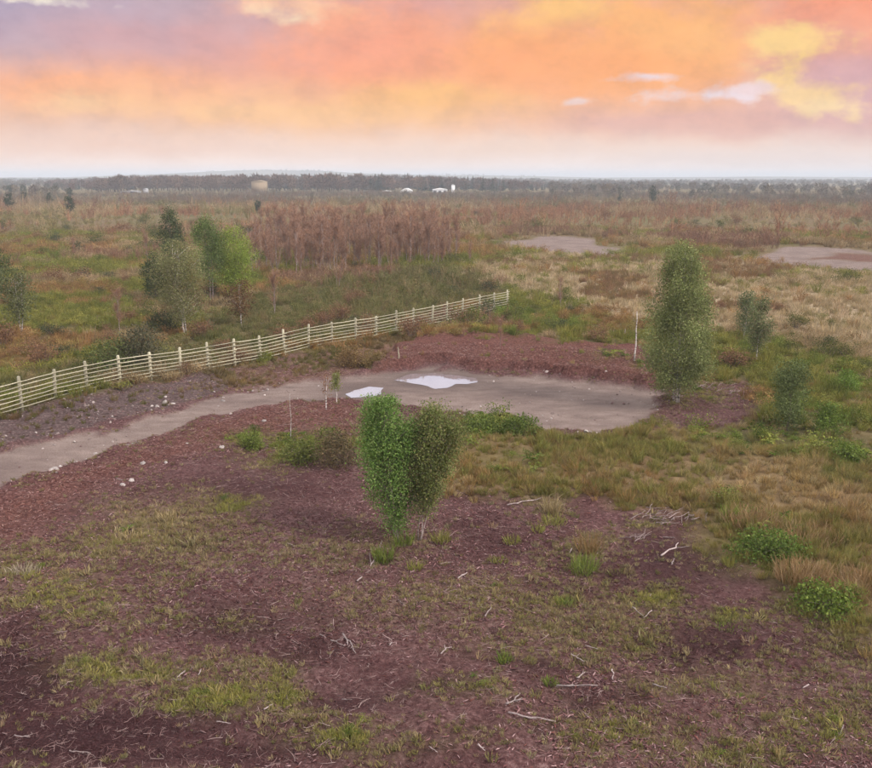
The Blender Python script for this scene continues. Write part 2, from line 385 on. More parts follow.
def woodmat(name, c1, c2, scale=(30, 30, 4), bump=.3, rough=.85, n_scale=1.0, lo=.35, hi=.7):
    m, t, out = newmat(name)
    tcn = t.new('ShaderNodeTexCoord'); mp = t.new('ShaderNodeMapping'); t.l.new(tcn.outputs['Object'], mp.inputs[0]); mp.inputs['Scale'].default_value = scale
    oi = t.new('ShaderNodeObjectInfo'); sh = t.new('ShaderNodeVectorMath', operation='ADD'); t.l.new(mp.outputs[0], sh.inputs[0])
    t.l.new(t.m('MULTIPLY', oi.outputs['Random'], 57.0), sh.inputs[1])
    nz = t.noise(sh.outputs[0], n_scale, 5, .6).outputs[0]
    col = t.ramp(nz, [(lo, c1), (hi, c2)])
    col = t.mix(1.0, col, t.ramp(oi.outputs['Random'], [(0, .62), (1, 1.12)]), 'MULTIPLY')
    p = t.new('ShaderNodeBsdfPrincipled'); t.put(p.inputs['Base Color'], col); p.inputs['Roughness'].default_value = rough
    p.inputs['Specular IOR Level'].default_value = .25
    bp = t.new('ShaderNodeBump'); bp.inputs['Strength'].default_value = bump; bp.inputs['Distance'].default_value = .02
    t.l.new(nz, bp.inputs['Height']); t.l.new(bp.outputs[0], p.inputs['Normal']); t.l.new(p.outputs[0], out.inputs[0])
    return m

M_LEAF = veg('leaf', False, .3)
M_TWIG = veg('twig', False, 0.0, .9)
M_ILEAF = veg('leaf_scattered', True, .25)
M_ITWIG = veg('twig_scattered', True, 0.0, .9)
M_BIRCH = woodmat('birch_bark', (.10, .085, .08), (.62, .57, .54), (5, 5, 16), .3, lo=.36, hi=.52)
M_BARK = woodmat('grey_bark', (.10, .07, .06), (.26, .20, .18), (20, 20, 5), .4)
M_POST = woodmat('pale_fence_wood', (.33, .30, .21), (.57, .54, .41), (22, 22, 3), .25)
M_BRUSH = woodmat('weathered_brushwood', (.16, .11, .105), (.40, .32, .31), (16, 16, 5), .3)
M_PINK = woodmat('thicket_bark', (.18, .125, .115), (.46, .39, .37), (5, 5, 16), .3)
M_DEAD = woodmat('bleached_wood', (.20, .15, .145), (.47, .39, .38), (16, 16, 5), .3)

def ground_material():
    m, t, out = newmat('moorland_ground')
    A = t.new('ShaderNodeAttribute', attribute_name='zone_a'); B_ = t.new('ShaderNodeAttribute', attribute_name='zone_b'); C_ = t.new('ShaderNodeAttribute', attribute_name='zone_c')
    def rgb(n):
        s = t.new('ShaderNodeSeparateColor'); t.l.new(n.outputs['Color'], s.inputs[0]); return list(s.outputs)[:3]
    road, peat, red = rgb(A); verge, rush, tan = rgb(B_); green, tans, olive = rgb(C_)
    tcn = t.new('ShaderNodeTexCoord'); P = tcn.outputs['Object']
    fine = t.noise(P, 9.0, 6, .68).outputs[0]; mid = t.noise(P, 1.7, 6, .6).outputs[0]; big = t.noise(P, .28, 5, .6).outputs[0]
    vf = t.noise(P, 30.0, 3, .6).outputs[0]; huge = t.noise(P, .035, 5, .62).outputs[0]
    heath = t.ramp(mid, [(.30, (.085, .068, .034)), (.45, (.135, .115, .05)), (.56, (.16, .11, .062)), (.70, (.24, .19, .11))])
    heath = t.mix(t.ramp(big, [(.38, .0), (.62, .8)]), heath, t.ramp(fine, [(.3, (.07, .075, .025)), (.7, (.13, .125, .05))]))
    heath = t.mix(t.ramp(huge, [(.42, .0), (.60, .7)]), heath, t.ramp(mid, [(.3, (.11, .068, .046)), (.7, (.21, .14, .09))]))
    pe = t.ramp(fine, [(.30, (.042, .020, .020)), (.46, (.108, .053, .053)), (.58, (.185, .100, .099)), (.72, (.36, .24, .23))])
    pe = t.mix(t.ramp(big, [(.35, .0), (.65, .75)]), pe, t.ramp(vf, [(.3, (.058, .028, .029)), (.7, (.135, .070, .070))]))
    pe = t.mix(t.ramp(mid, [(.52, .0), (.72, .55)]), pe, t.ramp(vf, [(.3, (.10, .064, .058)), (.7, (.22, .155, .135))]))
    D_ = t.new('ShaderNodeAttribute', attribute_name='zone_d'); bare, damp, plants = rgb(D_)
    pe = t.mix(t.ramp(t.noise(P, .55, 5, .65).outputs[0], [(.45, .0), (.62, .75)]), pe, t.ramp(fine, [(.3, (.034, .015, .016)), (.5, (.080, .037, .038)), (.7, (.17, .088, .086))]))
    pe = t.mix(t.m('MULTIPLY', bare, .97, clamp=True), pe, t.ramp(vf, [(.3, (.026, .012, .013)), (.55, (.050, .023, .025)), (.75, (.11, .056, .056))]))
    col = t.mix(peat, heath, pe)
    rd = t.ramp(fine, [(.30, (.042, .017, .015)), (.47, (.105, .044, .036)), (.60, (.175, .080, .064)), (.76, (.32, .20, .165))])
    col = t.mix(t.m('MULTIPLY', red, .85), col, rd)
    col = t.mix(t.m('MULTIPLY', verge, .85), col, t.ramp(fine, [(.30, (.045, .030, .030)), (.48, (.090, .064, .062)), (.62, (.155, .118, .114)), (.78, (.36, .31, .30))]))
    col = t.mix(t.m('MULTIPLY', rush, .9), col, t.ramp(mid, [(.3, (.10, .060, .032)), (.5, (.17, .11, .058)), (.7, (.25, .175, .10))]))
    col = t.mix(t.m('MULTIPLY', tan, .9), col, t.ramp(mid, [(.3, (.24, .175, .11)), (.5, (.40, .31, .21)), (.7, (.52, .42, .31))]))
    col = t.mix(t.m('MULTIPLY', olive, .7), col, t.ramp(mid, [(.3, (.075, .07, .036)), (.7, (.14, .125, .07))]))
    col = t.mix(t.m('MULTIPLY', green, .55, clamp=True), col, t.ramp(fine, [(.3, (.06, .075, .02)), (.7, (.13, .15, .04))]))
    col = t.mix(t.m('MULTIPLY', tans, .6, clamp=True), col, t.ramp(fine, [(.3, (.13, .10, .055)), (.7, (.29, .23, .14))]))
    st = t.new('ShaderNodeMapping'); t.l.new(P, st.inputs[0]); st.inputs['Rotation'].default_value = (0, 0, R(-12)); st.inputs['Scale'].default_value = (.8, 1.6, 1)
    ruts = t.noise(st.outputs[0], 1.0, 5, .62).outputs[0]
    rc = t.ramp(ruts, [(.30, (.12, .086, .076)), (.50, (.175, .130, .115)), (.70, (.235, .180, .160))])
    rc = t.mix(t.ramp(vf, [(.50, .0), (.66, .75)]), rc, (.34, .28, .26, 1))
    rc = t.mix(t.ramp(t.noise(P, 16.0, 4, .7).outputs[0], [(.30, .75), (.46, .0)]), rc, (.075, .052, .048, 1))
    rc = t.mix(t.ramp(big, [(.45, .0), (.65, .45)]), rc, (.11, .078, .074, 1))
    rc = t.mix(t.m('MULTIPLY', damp, .8, clamp=True), rc, (.070, .050, .046, 1))
    col = t.mix(road, col, rc)
    p = t.new('ShaderNodeBsdfPrincipled'); t.put(p.inputs['Base Color'], col); t.put(p.inputs['Roughness'], t.m('SUBTRACT', .95, t.m('MULTIPLY', damp, .45))); p.inputs['Specular IOR Level'].default_value = .04
    hgt = t.m('ADD', t.m('MULTIPLY', fine, .7), t.m('MULTIPLY', vf, .35))
    bp = t.new('ShaderNodeBump'); bp.inputs['Distance'].default_value = .16
    t.put(bp.inputs['Strength'], t.m('SUBTRACT', .9, t.m('MULTIPLY', road, .4)))
    t.l.new(hgt, bp.inputs['Height']); t.l.new(bp.outputs[0], p.inputs['Normal']); t.l.new(p.outputs[0], out.inputs[0])
    return m

# ------------------------------------------------------------------ ground sheet
def make_ground():
    rows = [1.2, 2.5, 4, 5.5, 7, 8, 9, 10, 11]
    for py in np.concatenate([np.arange(860, 430, -1.5), np.arange(430, 300, -.7), np.arange(300, 181, -1.3)]):
        rows.append(G(CX, py)[1])
    rows = sorted(rows) + list(np.geomspace(2600, 14000, 12))
    ang = np.concatenate([np.linspace(-180, -42, 24)[:-1], np.linspace(-42, 42, 430), np.linspace(42, 180, 24)[1:-1]]) * math.pi / 180
    rr, aa = np.meshgrid(np.array(rows), ang, indexing='ij')
    x = (rr * np.sin(aa)).ravel(); y = (rr * np.cos(aa)).ravel()
    z = zones(x, y); h = H(x, y, z)
    nr, na = rr.shape
    v = np.concatenate([np.stack([x, y, h], 1), [[0, 0, 0]]])
    i, k = np.meshgrid(np.arange(nr - 1), np.arange(na), indexing='ij'); k2 = (k + 1) % na
    q = np.stack([i * na + k, (i + 1) * na + k, (i + 1) * na + k2, i * na + k2], -1).reshape(-1, 4)
    kk = np.arange(na); t = np.stack([np.full(na, nr * na), kk, (kk + 1) % na], 1)
    mb = MB(); mb.add(v, t, q)
    o = mb.build('ground', ground_material(), smooth=True)
    def att(n, a, b, c):
        d = np.concatenate([np.stack([a, b, c, np.ones_like(a)], 1), [[0, 1, 0, 1]]]).astype(np.float32)
        at = o.data.attributes.new(n, 'FLOAT_COLOR', 'POINT'); at.data.foreach_set('color', d.ravel())
    notp = 1 - z['soil']
    att('zone_a', np.clip(z['soil'] - z['padr'] * .8, 0, 1), z['peat'], np.clip(np.maximum(z['red'], z['padr']), 0, 1))
    att('zone_b', z['verge'], np.maximum(z['rush'], .5 * z['verg2']), z['tan'] * (1 - z['pad']))
    att('zone_c', z['green'] * notp, z['tans'] * notp, z['olive'])
    att('zone_d', z['bare'], spots([(436, 379, 62, 12, 1.0), (364, 391, 34, 10, 1.0), (520, 392, 50, 6, .5), (590, 404, 50, 6, .4)], x, y), z['bare'] * 0)
    tag(o, 'cleared peat and moorland running to the horizon', kind='structure')
    return o
make_ground()

# ------------------------------------------------------------------ puddles and far water
def water_mat(name, ior, rough, tintc):
    m, t, out = newmat(name)
    p = t.new('ShaderNodeBsdfPrincipled'); p.inputs['Base Color'].default_value = tintc + (1,); p.inputs['Roughness'].default_value = rough
    p.inputs['IOR'].default_value = ior
    nz = t.noise(t.new('ShaderNodeTexCoord').outputs['Object'], 3.0, 3, .5).outputs[0]
    bp = t.new('ShaderNodeBump'); bp.inputs['Strength'].default_value = .04; bp.inputs['Distance'].default_value = .02
    t.l.new(nz, bp.inputs['Height']); t.l.new(bp.outputs[0], p.inputs['Normal']); t.l.new(p.outputs[0], out.inputs[0])
    return m
M_WATER = water_mat('puddle_water', 4.5, .02, (.22, .19, .2))
def sheet(name, pts, mat, z, label, warp=.25, sub=14, seed=0):
    """a flat sheet with a ragged shore"""
    P = [np.array(G(*p)) for p in pts]; out = []
    for i in range(len(P)):
        a, b = P[i], P[(i + 1) % len(P)]
        for s in range(sub): out.append(a + (b - a) * s / sub)
    out = np.array(out); sc = warp
    out[:, 0] += (fbm(out[:, 0], out[:, 1], 1.3 / max(1, warp), 3, 90 + seed) - .5) * 2 * sc; out[:, 1] += (fbm(out[:, 0], out[:, 1], 1.1 / max(1, warp), 3, 95 + seed) - .5) * 2.5 * sc
    c = out.mean(0); n = len(out)
    v = np.concatenate([np.concatenate([out, np.full((n, 1), z)], 1), [[c[0], c[1], z]]])
    mb = MB(); mb.add(v, [(n, i, (i + 1) % n) for i in range(n)])
    o = mb.build(name, mat); tag(o, label, kind='structure'); return o
zr = max(ground_z(*G(x, y)) for x, y in [(410, 378), (430, 376), (450, 379), (470, 381), (365, 391), (440, 384)])
sheet('puddle', [(394, 379), (402, 375), (412, 372.5), (422, 372.5), (433, 370.8), (446, 373.2), (458, 374), (476, 376.2), (477, 381), (466, 382.5), (455, 382), (447, 386), (436, 386.5), (424, 383.5), (410, 381.5)], M_WATER, zr + .012, 'large white rain puddle on the gravel pad', .16, 6, 1)
sheet('puddle', [(345, 392), (356, 388), (368, 385), (384, 386), (381, 392), (370, 395), (352, 396)], M_WATER, zr + .012, 'small white rain puddle beside the green sapling', .14, 6, 2)

# ------------------------------------------------------------------ hills and the far lake
def ridge(name, pts, dist, depth, mat, label, seed):
    """a low hill range: crest heights given as photo rows over photo columns, at one distance"""
    xs = np.linspace(pts[0][0], pts[-1][0], 160); ys = np.interp(xs, [p[0] for p in pts], [p[1] for p in pts])
    prof = [(-.5, 0), (-.3, .45), (-.12, .85), (0, 1), (.2, .8), (.5, 0)]
    V = []
    for (px, py) in zip(xs, ys):
        d = ray(px, HZ); X0 = d[0] / d[1] * dist
        top = max(1.0, (HZ - py) / F * dist + CAMH)
        for (o, hh) in prof:
            V.append((X0 * (1 + o * depth / dist), dist + o * depth, -1.5 + (top + 1.5) * hh * (1 + .06 * (vnoise(np.array([px * .11]), np.array([o * 9.]), seed)[0] - .5))))
    n = len(prof); q = [(i * n + k, i * n + k + 1, (i + 1) * n + k + 1, (i + 1) * n + k) for i in range(len(xs) - 1) for k in range(n - 1)]
    mb = MB(); mb.add(V, None, q); o = mb.build(name, mat, smooth=True); tag(o, label, kind='structure'); return o

def landmat(name, stops, scale):
    m, t, out = newmat(name)
    nz = t.noise(t.new('ShaderNodeTexCoord').outputs['Object'], scale, 5, .6).outputs[0]
    p = t.new('ShaderNodeBsdfPrincipled'); t.put(p.inputs['Base Color'], t.ramp(nz, stops)); p.inputs['Roughness'].default_value = .95; p.inputs['Specular IOR Level'].default_value = .1
    t.l.new(p.outputs[0], out.inputs[0]); return m
M_HILL = landmat('far_wooded_hill', [(.35, (.05, .055, .04)), (.65, (.14, .13, .08))], .006)
ridge('hills', [(-700, 176), (-300, 177.5), (60, 177.3), (150, 174.5), (205, 172), (250, 170.5), (320, 170.8), (360, 173.5), (420, 174.8), (500, 175.6), (600, 177.5), (760, 176.6), (872, 177), (1100, 175), (1500, 177)], 3400, 900, M_HILL, 'low hazy hills along the horizon', 3)
M_LAKE = water_mat('lake_water', 1.6, .12, (.3, .32, .36))
lk = sheet('lake', [(585, 180.3), (640, 179.9), (700, 180.2), (760, 179.8), (840, 179.9), (980, 180.0), (980, 181.2), (872, 181.0), (800, 181.3), (740, 180.9), (690, 181.4), (640, 181.0), (600, 181.3)], M_LAKE, .6, 'pale sheet of far water along the horizon', 60, 3, 5)

# ------------------------------------------------------------------ scattering of uncountable cover
def scatter(name, P, protos, label, cat, rz=None, tilt=.15, scl=(.8, 1.2), tint=None, pick=None, rng=RNG):
    n = len(P)
    if n == 0: return None
    coll = bpy.data.collections.new(name + '_source')
    for i, o in enumerate(protos): coll.objects.link(o)
    order = sorted(range(len(protos)), key=lambda i: protos[i].name); inv = {i: k for k, i in enumerate(order)}
    me = bpy.data.meshes.new(name); me.vertices.add(n); me.vertices.foreach_set('co', np.asarray(P, np.float32).ravel())
    rot = np.stack([rng.normal(0, tilt, n), rng.normal(0, tilt, n), rng.uniform(0, 6.283, n) if rz is None else rz], 1)
    s = rng.uniform(scl[0], scl[1], n) if isinstance(scl, tuple) else scl
    s = np.asarray(s); s = np.repeat(s[:, None], 3, 1) if s.ndim == 1 else s
    pk = rng.integers(0, len(protos), n) if pick is None else pick
    pk = np.array([inv[int(i)] for i in pk])
    a = me.attributes.new('rot', 'FLOAT_VECTOR', 'POINT'); a.data.foreach_set('vector', rot.astype(np.float32).ravel())
    a = me.attributes.new('scl', 'FLOAT_VECTOR', 'POINT'); a.data.foreach_set('vector', s.astype(np.float32).ravel())
    a = me.attributes.new('pick', 'INT', 'POINT'); a.data.foreach_set('value', pk.astype(np.int32))
    tn = np.ones((n, 3)) if tint is None else np.asarray(tint)
    a = me.attributes.new('tint', 'FLOAT_COLOR', 'POINT'); a.data.foreach_set('color', np.concatenate([tn, np.ones((n, 1))], 1).astype(np.float32).ravel())
    o = bpy.data.objects.new(name, me); COL.objects.link(o)
    ng = bpy.data.node_groups.new(name, 'GeometryNodeTree')
    ng.interface.new_socket('Geometry', in_out='INPUT', socket_type='NodeSocketGeometry'); ng.interface.new_socket('Geometry', in_out='OUTPUT', socket_type='NodeSocketGeometry')
    gi = ng.nodes.new('NodeGroupInput'); go = ng.nodes.new('NodeGroupOutput')
    ci = ng.nodes.new('GeometryNodeCollectionInfo'); ci.inputs['Collection'].default_value = coll
    ci.inputs['Separate Children'].default_value = True; ci.inputs['Reset Children'].default_value = True
    ip = ng.nodes.new('GeometryNodeInstanceOnPoints'); ip.inputs['Pick Instance'].default_value = True
    def named(nm, dt):
        k = ng.nodes.new('GeometryNodeInputNamedAttribute'); k.data_type = dt; k.inputs['Name'].default_value = nm
        return [x for x in k.outputs if x.name == 'Attribute' and x.enabled][0]
    L = ng.links.new
    L(gi.outputs[0], ip.inputs['Points']); L(ci.outputs[0], ip.inputs['Instance'])
    L(named('pick', 'INT'), ip.inputs['Instance Index']); L(named('rot', 'FLOAT_VECTOR'), ip.inputs['Rotation']); L(named('scl', 'FLOAT_VECTOR'), ip.inputs['Scale'])
    L(ip.outputs[0], go.inputs[0])
    md = o.modifiers.new('scatter', 'NODES'); md.node_group = ng
    tag(o, label, cat, kind='stuff'); return o

def lerpc(a, b, t): return np.asarray(a)[None] * (1 - t[:, None]) + np.asarray(b)[None] * t[:, None]

def pickc(cols, n, jit=.2, rng=RNG):
    cols = np.asarray(cols, float); return cols[rng.integers(0, len(cols), n)] * rng.uniform(1 - jit, 1 + jit, (n, 1))

def wedge(n, r0, r1, half=36, power=2.0, rng=RNG):
    """random ground points in the sector in front of the camera; power 2 = even over the ground, less = denser near"""
    u = rng.uniform(0, 1, n); r = (r0 ** power + u * (r1 ** power - r0 ** power)) ** (1 / power)
    a = rng.uniform(-R(half), R(half), n); return r * np.sin(a), r * np.cos(a)

# prototypes (kept out of the scene, only instanced)
def p_chip(i):
    rng = np.random.default_rng(100 + i); mb = MB(); L = rng.uniform(.8, 1.6); W = rng.uniform(.18, .5); T = rng.uniform(.08, .22)
    xs = [-L / 2, 0, L / 2]; v = []
    for k, x in enumerate(xs):
        ww = W * (1 if k == 1 else rng.uniform(.3, .8)); dz = rng.uniform(-.1, .2)
        v += [(x, -ww / 2, dz), (x, ww / 2, dz + rng.uniform(-.1, .1)), (x + rng.uniform(-.1, .1), rng.uniform(-.1, .1), dz + T)]
    q = []
    for k in range(2):
        for e in range(3): q.append((k * 3 + e, k * 3 + (e + 1) % 3, k * 3 + 3 + (e + 1) % 3, k * 3 + 3 + e))
    mb.add(v, [(0, 2, 1), (6, 7, 8)], q); return mb.build('chip_%02d' % i, M_ITWIG, link=False)
def p_twig(i):
    rng = np.random.default_rng(130 + i); mb = MB()
    def br(a, d, L, r, lev):
        n = 5; pts = [a]; 
        for k in range(n): d = unit(d + rng.normal(size=3) * .28 * np.array([1, 1, .35])); pts.append(pts[-1] + d * L / n)
        tube(mb, pts, np.linspace(r, r * .45, n + 1), 4)
        if lev:
            for s in range(rng.integers(1, 3)):
                k = rng.integers(1, n); br(pts[k], unit(d + rng.normal(size=3) * .9 * np.array([1, 1, .4])), L * rng.uniform(.3, .6), r * .6, lev - 1)
    br(np.array([-.5, 0, .02]), np.array([1., 0, .05]), 1.0, .016, 1); return mb.build('twig_%02d' % i, M_ITWIG, link=False)
def p_tuft(i, nb=26, h=.5, spread=.35, wd=.05, lean=.5, mat=None, seed=160):
    rng = np.random.default_rng(seed + i); mb = MB()
    a = rng.uniform(0, 6.283, nb); r = spread * np.sqrt(rng.uniform(0, 1, nb)) * .6
    b = np.stack([r * np.cos(a), r * np.sin(a), np.full(nb, -.03)], 1); hh = h * rng.uniform(.45, 1.1, nb)
    ln = rng.uniform(.1, 1, nb) * lean; a2 = a + rng.normal(0, .6, nb)
    t = b + np.stack([np.cos(a2) * hh * ln, np.sin(a2) * hh * ln, hh * np.sqrt(1 - np.minimum(.9, ln * ln) * .6)], 1)
    blades(mb, b, t, wd * rng.uniform(.6, 1.3, nb), [(1, 1, 1), (1.15, 1.1, .95), (.75, .75, .75), (1.0, .88, .8)], .25, .25, rng)
    return mb.build('tuft_%d_%02d' % (seed, i), mat or M_ILEAF, link=False)
def p_bush(i, n=330, rx=.5, h=.7, leaf=.08, seed=200, top=.5, stems=10):
    rng = np.random.default_rng(seed + i); mb = MB()
    k = 9; cl = np.stack([rng.normal(0, rx * .5, k), rng.normal(0, rx * .5, k), rng.uniform(.25, .85, k) * h], 1)
    w_ = rng.integers(0, k, n); P = cl[w_] + rng.normal(size=(n, 3)) * np.array([rx * .32, rx * .32, h * .16])
    P[:, 2] = np.abs(P[:, 2]) + .02
    tone = rng.uniform(.7, 1.25, k)
    leaves(mb, P, leaf, [(1, 1, 1), (.8, .85, .8), (1.2, 1.15, 1.0)], .2, .6, -.1, rng)
    mb.c[-1] = mb.c[-1] * np.repeat(tone[w_], 4)[:, None]
    b = np.zeros((stems, 3)); b[:, :2] = rng.normal(0, .06, (stems, 2)); t = cl[rng.integers(0, k, stems)] + rng.normal(0, .1, (stems, 3))
    blades(mb, b, t, .03, [(.9, .7, .6)], .2, .1, rng)
    return mb.build('bush_%d_%02d' % (seed, i), M_ILEAF, link=False)
def p_bare(i, stems=9, twigs=150, rx=.6, h=1.4, wd=.022, seed=240):
    rng = np.random.default_rng(seed + i); mb = MB()
    a = rng.uniform(0, 6.283, stems); b = np.stack([np.cos(a) * .08, np.sin(a) * .08, np.full(stems, -.05)], 1)
    t = np.stack([np.cos(a) * rx * rng.uniform(.2, 1, stems), np.sin(a) * rx * rng.uniform(.2, 1, stems), h * rng.uniform(.65, 1, stems)], 1)
    blades(mb, b, t, wd * 1.6, [(1.1, 1.05, 1.05), (1.5, 1.45, 1.45)], .2, .1, rng)
    j = rng.integers(0, stems, twigs); f = rng.uniform(.25, 1, twigs)[:, None]; p0 = b[j] * (1 - f) + t[j] * f
    d = unit(rng.normal(size=(twigs, 3)) + unit(t[j] - b[j]) * 1.3); L = rng.uniform(.12, .4, (twigs, 1)) * h * .6
    blades(mb, p0, p0 + d * L, wd, [(1, 1, 1), (1.1, .9, .85), (.8, .8, .85)], .25, .15, rng)
    return mb.build('bare_%d_%02d' % (seed, i), M_ITWIG, link=False)
def p_fern(i, nf=9, seed=280):
    rng = np.random.default_rng(seed + i); mb = MB(); P = []; 
    for k in range(nf):
        a = k / nf * 6.283 + rng.normal(0, .3); L = rng.uniform(.35, .7); s = np.linspace(.1, 1, 9)
        x = s * L; z = .08 + L * (.9 * s - .75 * s * s) * rng.uniform(.7, 1.2)
        for side in (-1, 1):
            wv = .18 * L * (1 - s) ** .7 + .02
            b = np.stack([np.cos(a) * x, np.sin(a) * x, z], 1)
            t = b + np.stack([-np.sin(a) * side * wv + np.cos(a) * wv * .5, np.cos(a) * side * wv + np.sin(a) * wv * .5, -wv * .2 + rng.normal(0, .01, 9)], 1)
            blades(mb, b, t, .07 * L + .02, [(1, 1, 1), (.85, .9, .8), (1.2, 1.15, .9)], .2, .1, rng)
    return mb.build('fern_%02d' % i, M_ILEAF, link=False)
def p_stone(i):
    rng = np.random.default_rng(320 + i); mb = MB()
    v = np.array([(x, y, z) for z in (0, 1) for x, y in ((1, .1), (.3, .9), (-.7, .7), (-1, -.2), (-.2, -.9), (.8, -.6))], float)
    v[6:, :2] *= .62; v *= np.array([.5, .4, .42]); v += rng.normal(0, .07, v.shape)
    mb.add(v, [(6, 7, 8), (6, 8, 9), (6, 9, 10), (6, 10, 11)], [(k, (k + 1) % 6, 6 + (k + 1) % 6, 6 + k) for k in range(6)])
    return mb.build('stone_%02d' % i, M_ITWIG, link=False)
def p_conifer(i):
    rng = np.random.default_rng(350 + i); mb = MB(); n = 260; t = rng.uniform(0, 1, n) ** .8; a = rng.uniform(0, 6.283, n)
    r = .20 * (1 - t) * rng.uniform(.3, 1.15, n) + .012; b = np.stack([0 * t, 0 * t, .08 + .9 * t], 1)
    e = b + np.stack([np.cos(a) * r, np.sin(a) * r, -r * .35 + .02], 1)
    blades(mb, b, e, .055 * (1.1 - t), [(1, 1, 1), (.75, .8, .8), (1.2, 1.15, 1)], .25, .05, rng)
    tube(mb, [(0, 0, 0), (0, 0, .9)], [.014, .004], 4, (.9, .7, .5)); return mb.build('conifer_%02d' % i, M_ILEAF, link=False)
def p_wood(i):
    rng = np.random.default_rng(380 + i); mb = MB(); n = 220
    tube(mb, [(0, 0, 0), (rng.normal(0, .02), 0, .45), (0, 0, .9)], [.018, .012, .004], 4, (1.3, 1.25, 1.2))
    u = unit(rng.normal(size=(n, 3))) * rng.uniform(.4, 1, (n, 1)) ** .5 * np.array([.24, .24, .38]) + np.array([0, 0, .6])
    b = u * .8 + np.array([0, 0, .08]); blades(mb, b, u + rng.normal(size=(n, 3)) * .06, .03, [(1, 1, 1), (.8, .8, .85), (1.15, 1.05, 1)], .25, .1, rng)
    return mb.build('wood_%02d' % i, M_ITWIG, link=False)

CHIP = [p_chip(i) for i in range(6)]; TWIG = [p_twig(i) for i in range(6)]; STONE = [p_stone(i) for i in range(4)]
TUFT = [p_tuft(i, 26, .5, .4, .05, .8) for i in range(5)]; RUSHT = [p_tuft(i, 60, 1.0, .6, .035, .55, seed=170) for i in range(5)]
BUSH = [p_bush(i) for i in range(5)]; BARE = [p_bare(i) for i in range(5)]; FERN = [p_fern(i) for i in range(4)]
CONI = [p_conifer(i) for i in range(4)]; WOOD = [p_wood(i) for i in range(5)]
def on_ground(x, y, z=None): return np.stack([x, y, H(x, y, z)], 1)
def sel(z, k): return {a: b[k] for a, b in z.items()}

# --- bark chips and shredded wood over the cleared peat
x, y = wedge(330000, 11, 52, 33, 1.35); z = zones(x, y)
dens = z['peat'] * (1 - z['road']) * (1 - .75 * z['verge']) * (.25 + 1.1 * sstep(.38, .62, fbm(x, y, .30, 4, 7))) * (1 - .6 * z['green']) * (1 - .35 * z['bare']) + .8 * np.clip(z['red'], 0, 1) * (1 - z['road'])
k = RNG.uniform(0, 1, len(x)) < dens * .72; x, y, z = x[k], y[k], sel(z, k); n = len(x)
tn = pickc([(.11, .052, .056), (.15, .073, .077), (.065, .031, .034), (.085, .041, .045), (.21, .11, .112), (.32, .21, .21), (.24, .135, .135), (.14, .058, .05), (.10, .045, .046), (.11, .052, .050), (.13, .075, .068), (.085, .036, .038)], n)
rd = np.clip(z['red'], 0, 1) * RNG.uniform(.3, 1, n); tn = tn * (1 - rd[:, None]) + rd[:, None] * pickc([(.12, .048, .036), (.17, .072, .054), (.075, .030, .024), (.27, .15, .12), (.34, .23, .19), (.09, .045, .04)], n)
tn = tn * ((.65 + 1.0 * fbm(x, y, .16, 4, 107)) * (1 - .62 * np.clip(z['bare'], 0, 1)))[:, None]
P = on_ground(x, y, z); P[:, 2] += .01
scatter('wood_chips', P, CHIP, 'shredded purple brown bark and wood chips covering the cleared ground', 'wood chips', tilt=.35, scl=np.clip(np.exp(RNG.normal(math.log(.043), .45, n)), .012, .095), tint=tn)
# --- fine twigs
x, y = wedge(52000, 11, 52, 33, 1.4); z = zones(x, y)
k = RNG.uniform(0, 1, len(x)) < z['peat'] * (1 - z['road']) * (.2 + .9 * sstep(.4, .65, fbm(x, y, .22, 3, 13))); x, y, z = x[k], y[k], sel(z, k); n = len(x)
P = on_ground(x, y, z); P[:, 2] += .03
scatter('twigs', P, TWIG, 'scattered pale twigs lying over the cleared peat', 'twigs', tilt=.18, scl=np.clip(np.exp(RNG.normal(math.log(.15), .45, n)), .05, .42), tint=pickc([(.27, .18, .172), (.36, .27, .255), (.20, .125, .118), (.17, .095, .092), (.14, .072, .070), (.24, .15, .145)], n))
# --- short grass on the peat
x, y = wedge(300000, 11, 50, 33, 1.35); z = zones(x, y)
mossy = sstep(.42, .62, fbm(x, y, .26, 5, 23)) * (.20 + .38 * sstep(32, 20, y)) * (1 - .92 * z['bare'])
g = np.clip(np.maximum(z['green'] * .9, z['tans'] * .9) + mossy, 0, 1) * z['peat'] * (1 - z['road']) * (1 - .8 * z['verge']) * (1 - .85 * np.clip(z['red'], 0, 1))
k = RNG.uniform(0, 1, len(x)) < g * .62; x, y, z, mo = x[k], y[k], sel(z, k), mossy[k]; n = len(x)
tn = pickc([(.21, .185, .085), (.25, .21, .115), (.17, .16, .07), (.33, .27, .17), (.25, .185, .125), (.23, .21, .12)], n)
gg = np.clip(z['green'] * 1.4, 0, 1) * RNG.uniform(.4, 1, n); tn = tn * (1 - gg[:, None]) + gg[:, None] * pickc([(.26, .26, .06), (.32, .31, .085), (.20, .215, .05)], n)
tt = np.clip(z['tans'] * 1.3, 0, 1) * RNG.uniform(.3, 1, n) * (1 - gg); tn = tn * (1 - tt[:, None]) + tt[:, None] * pickc([(.30, .235, .13), (.36, .29, .18), (.22, .18, .085)], n)
scatter('short_grass', on_ground(x, y, z), TUFT, 'thin olive and straw coloured grass creeping over the peat', 'grass', scl=np.exp(RNG.normal(math.log(.135), .40, n)) * (1 + .25 * np.clip(z['green'], 0, 1)), tint=tn, tilt=.25)
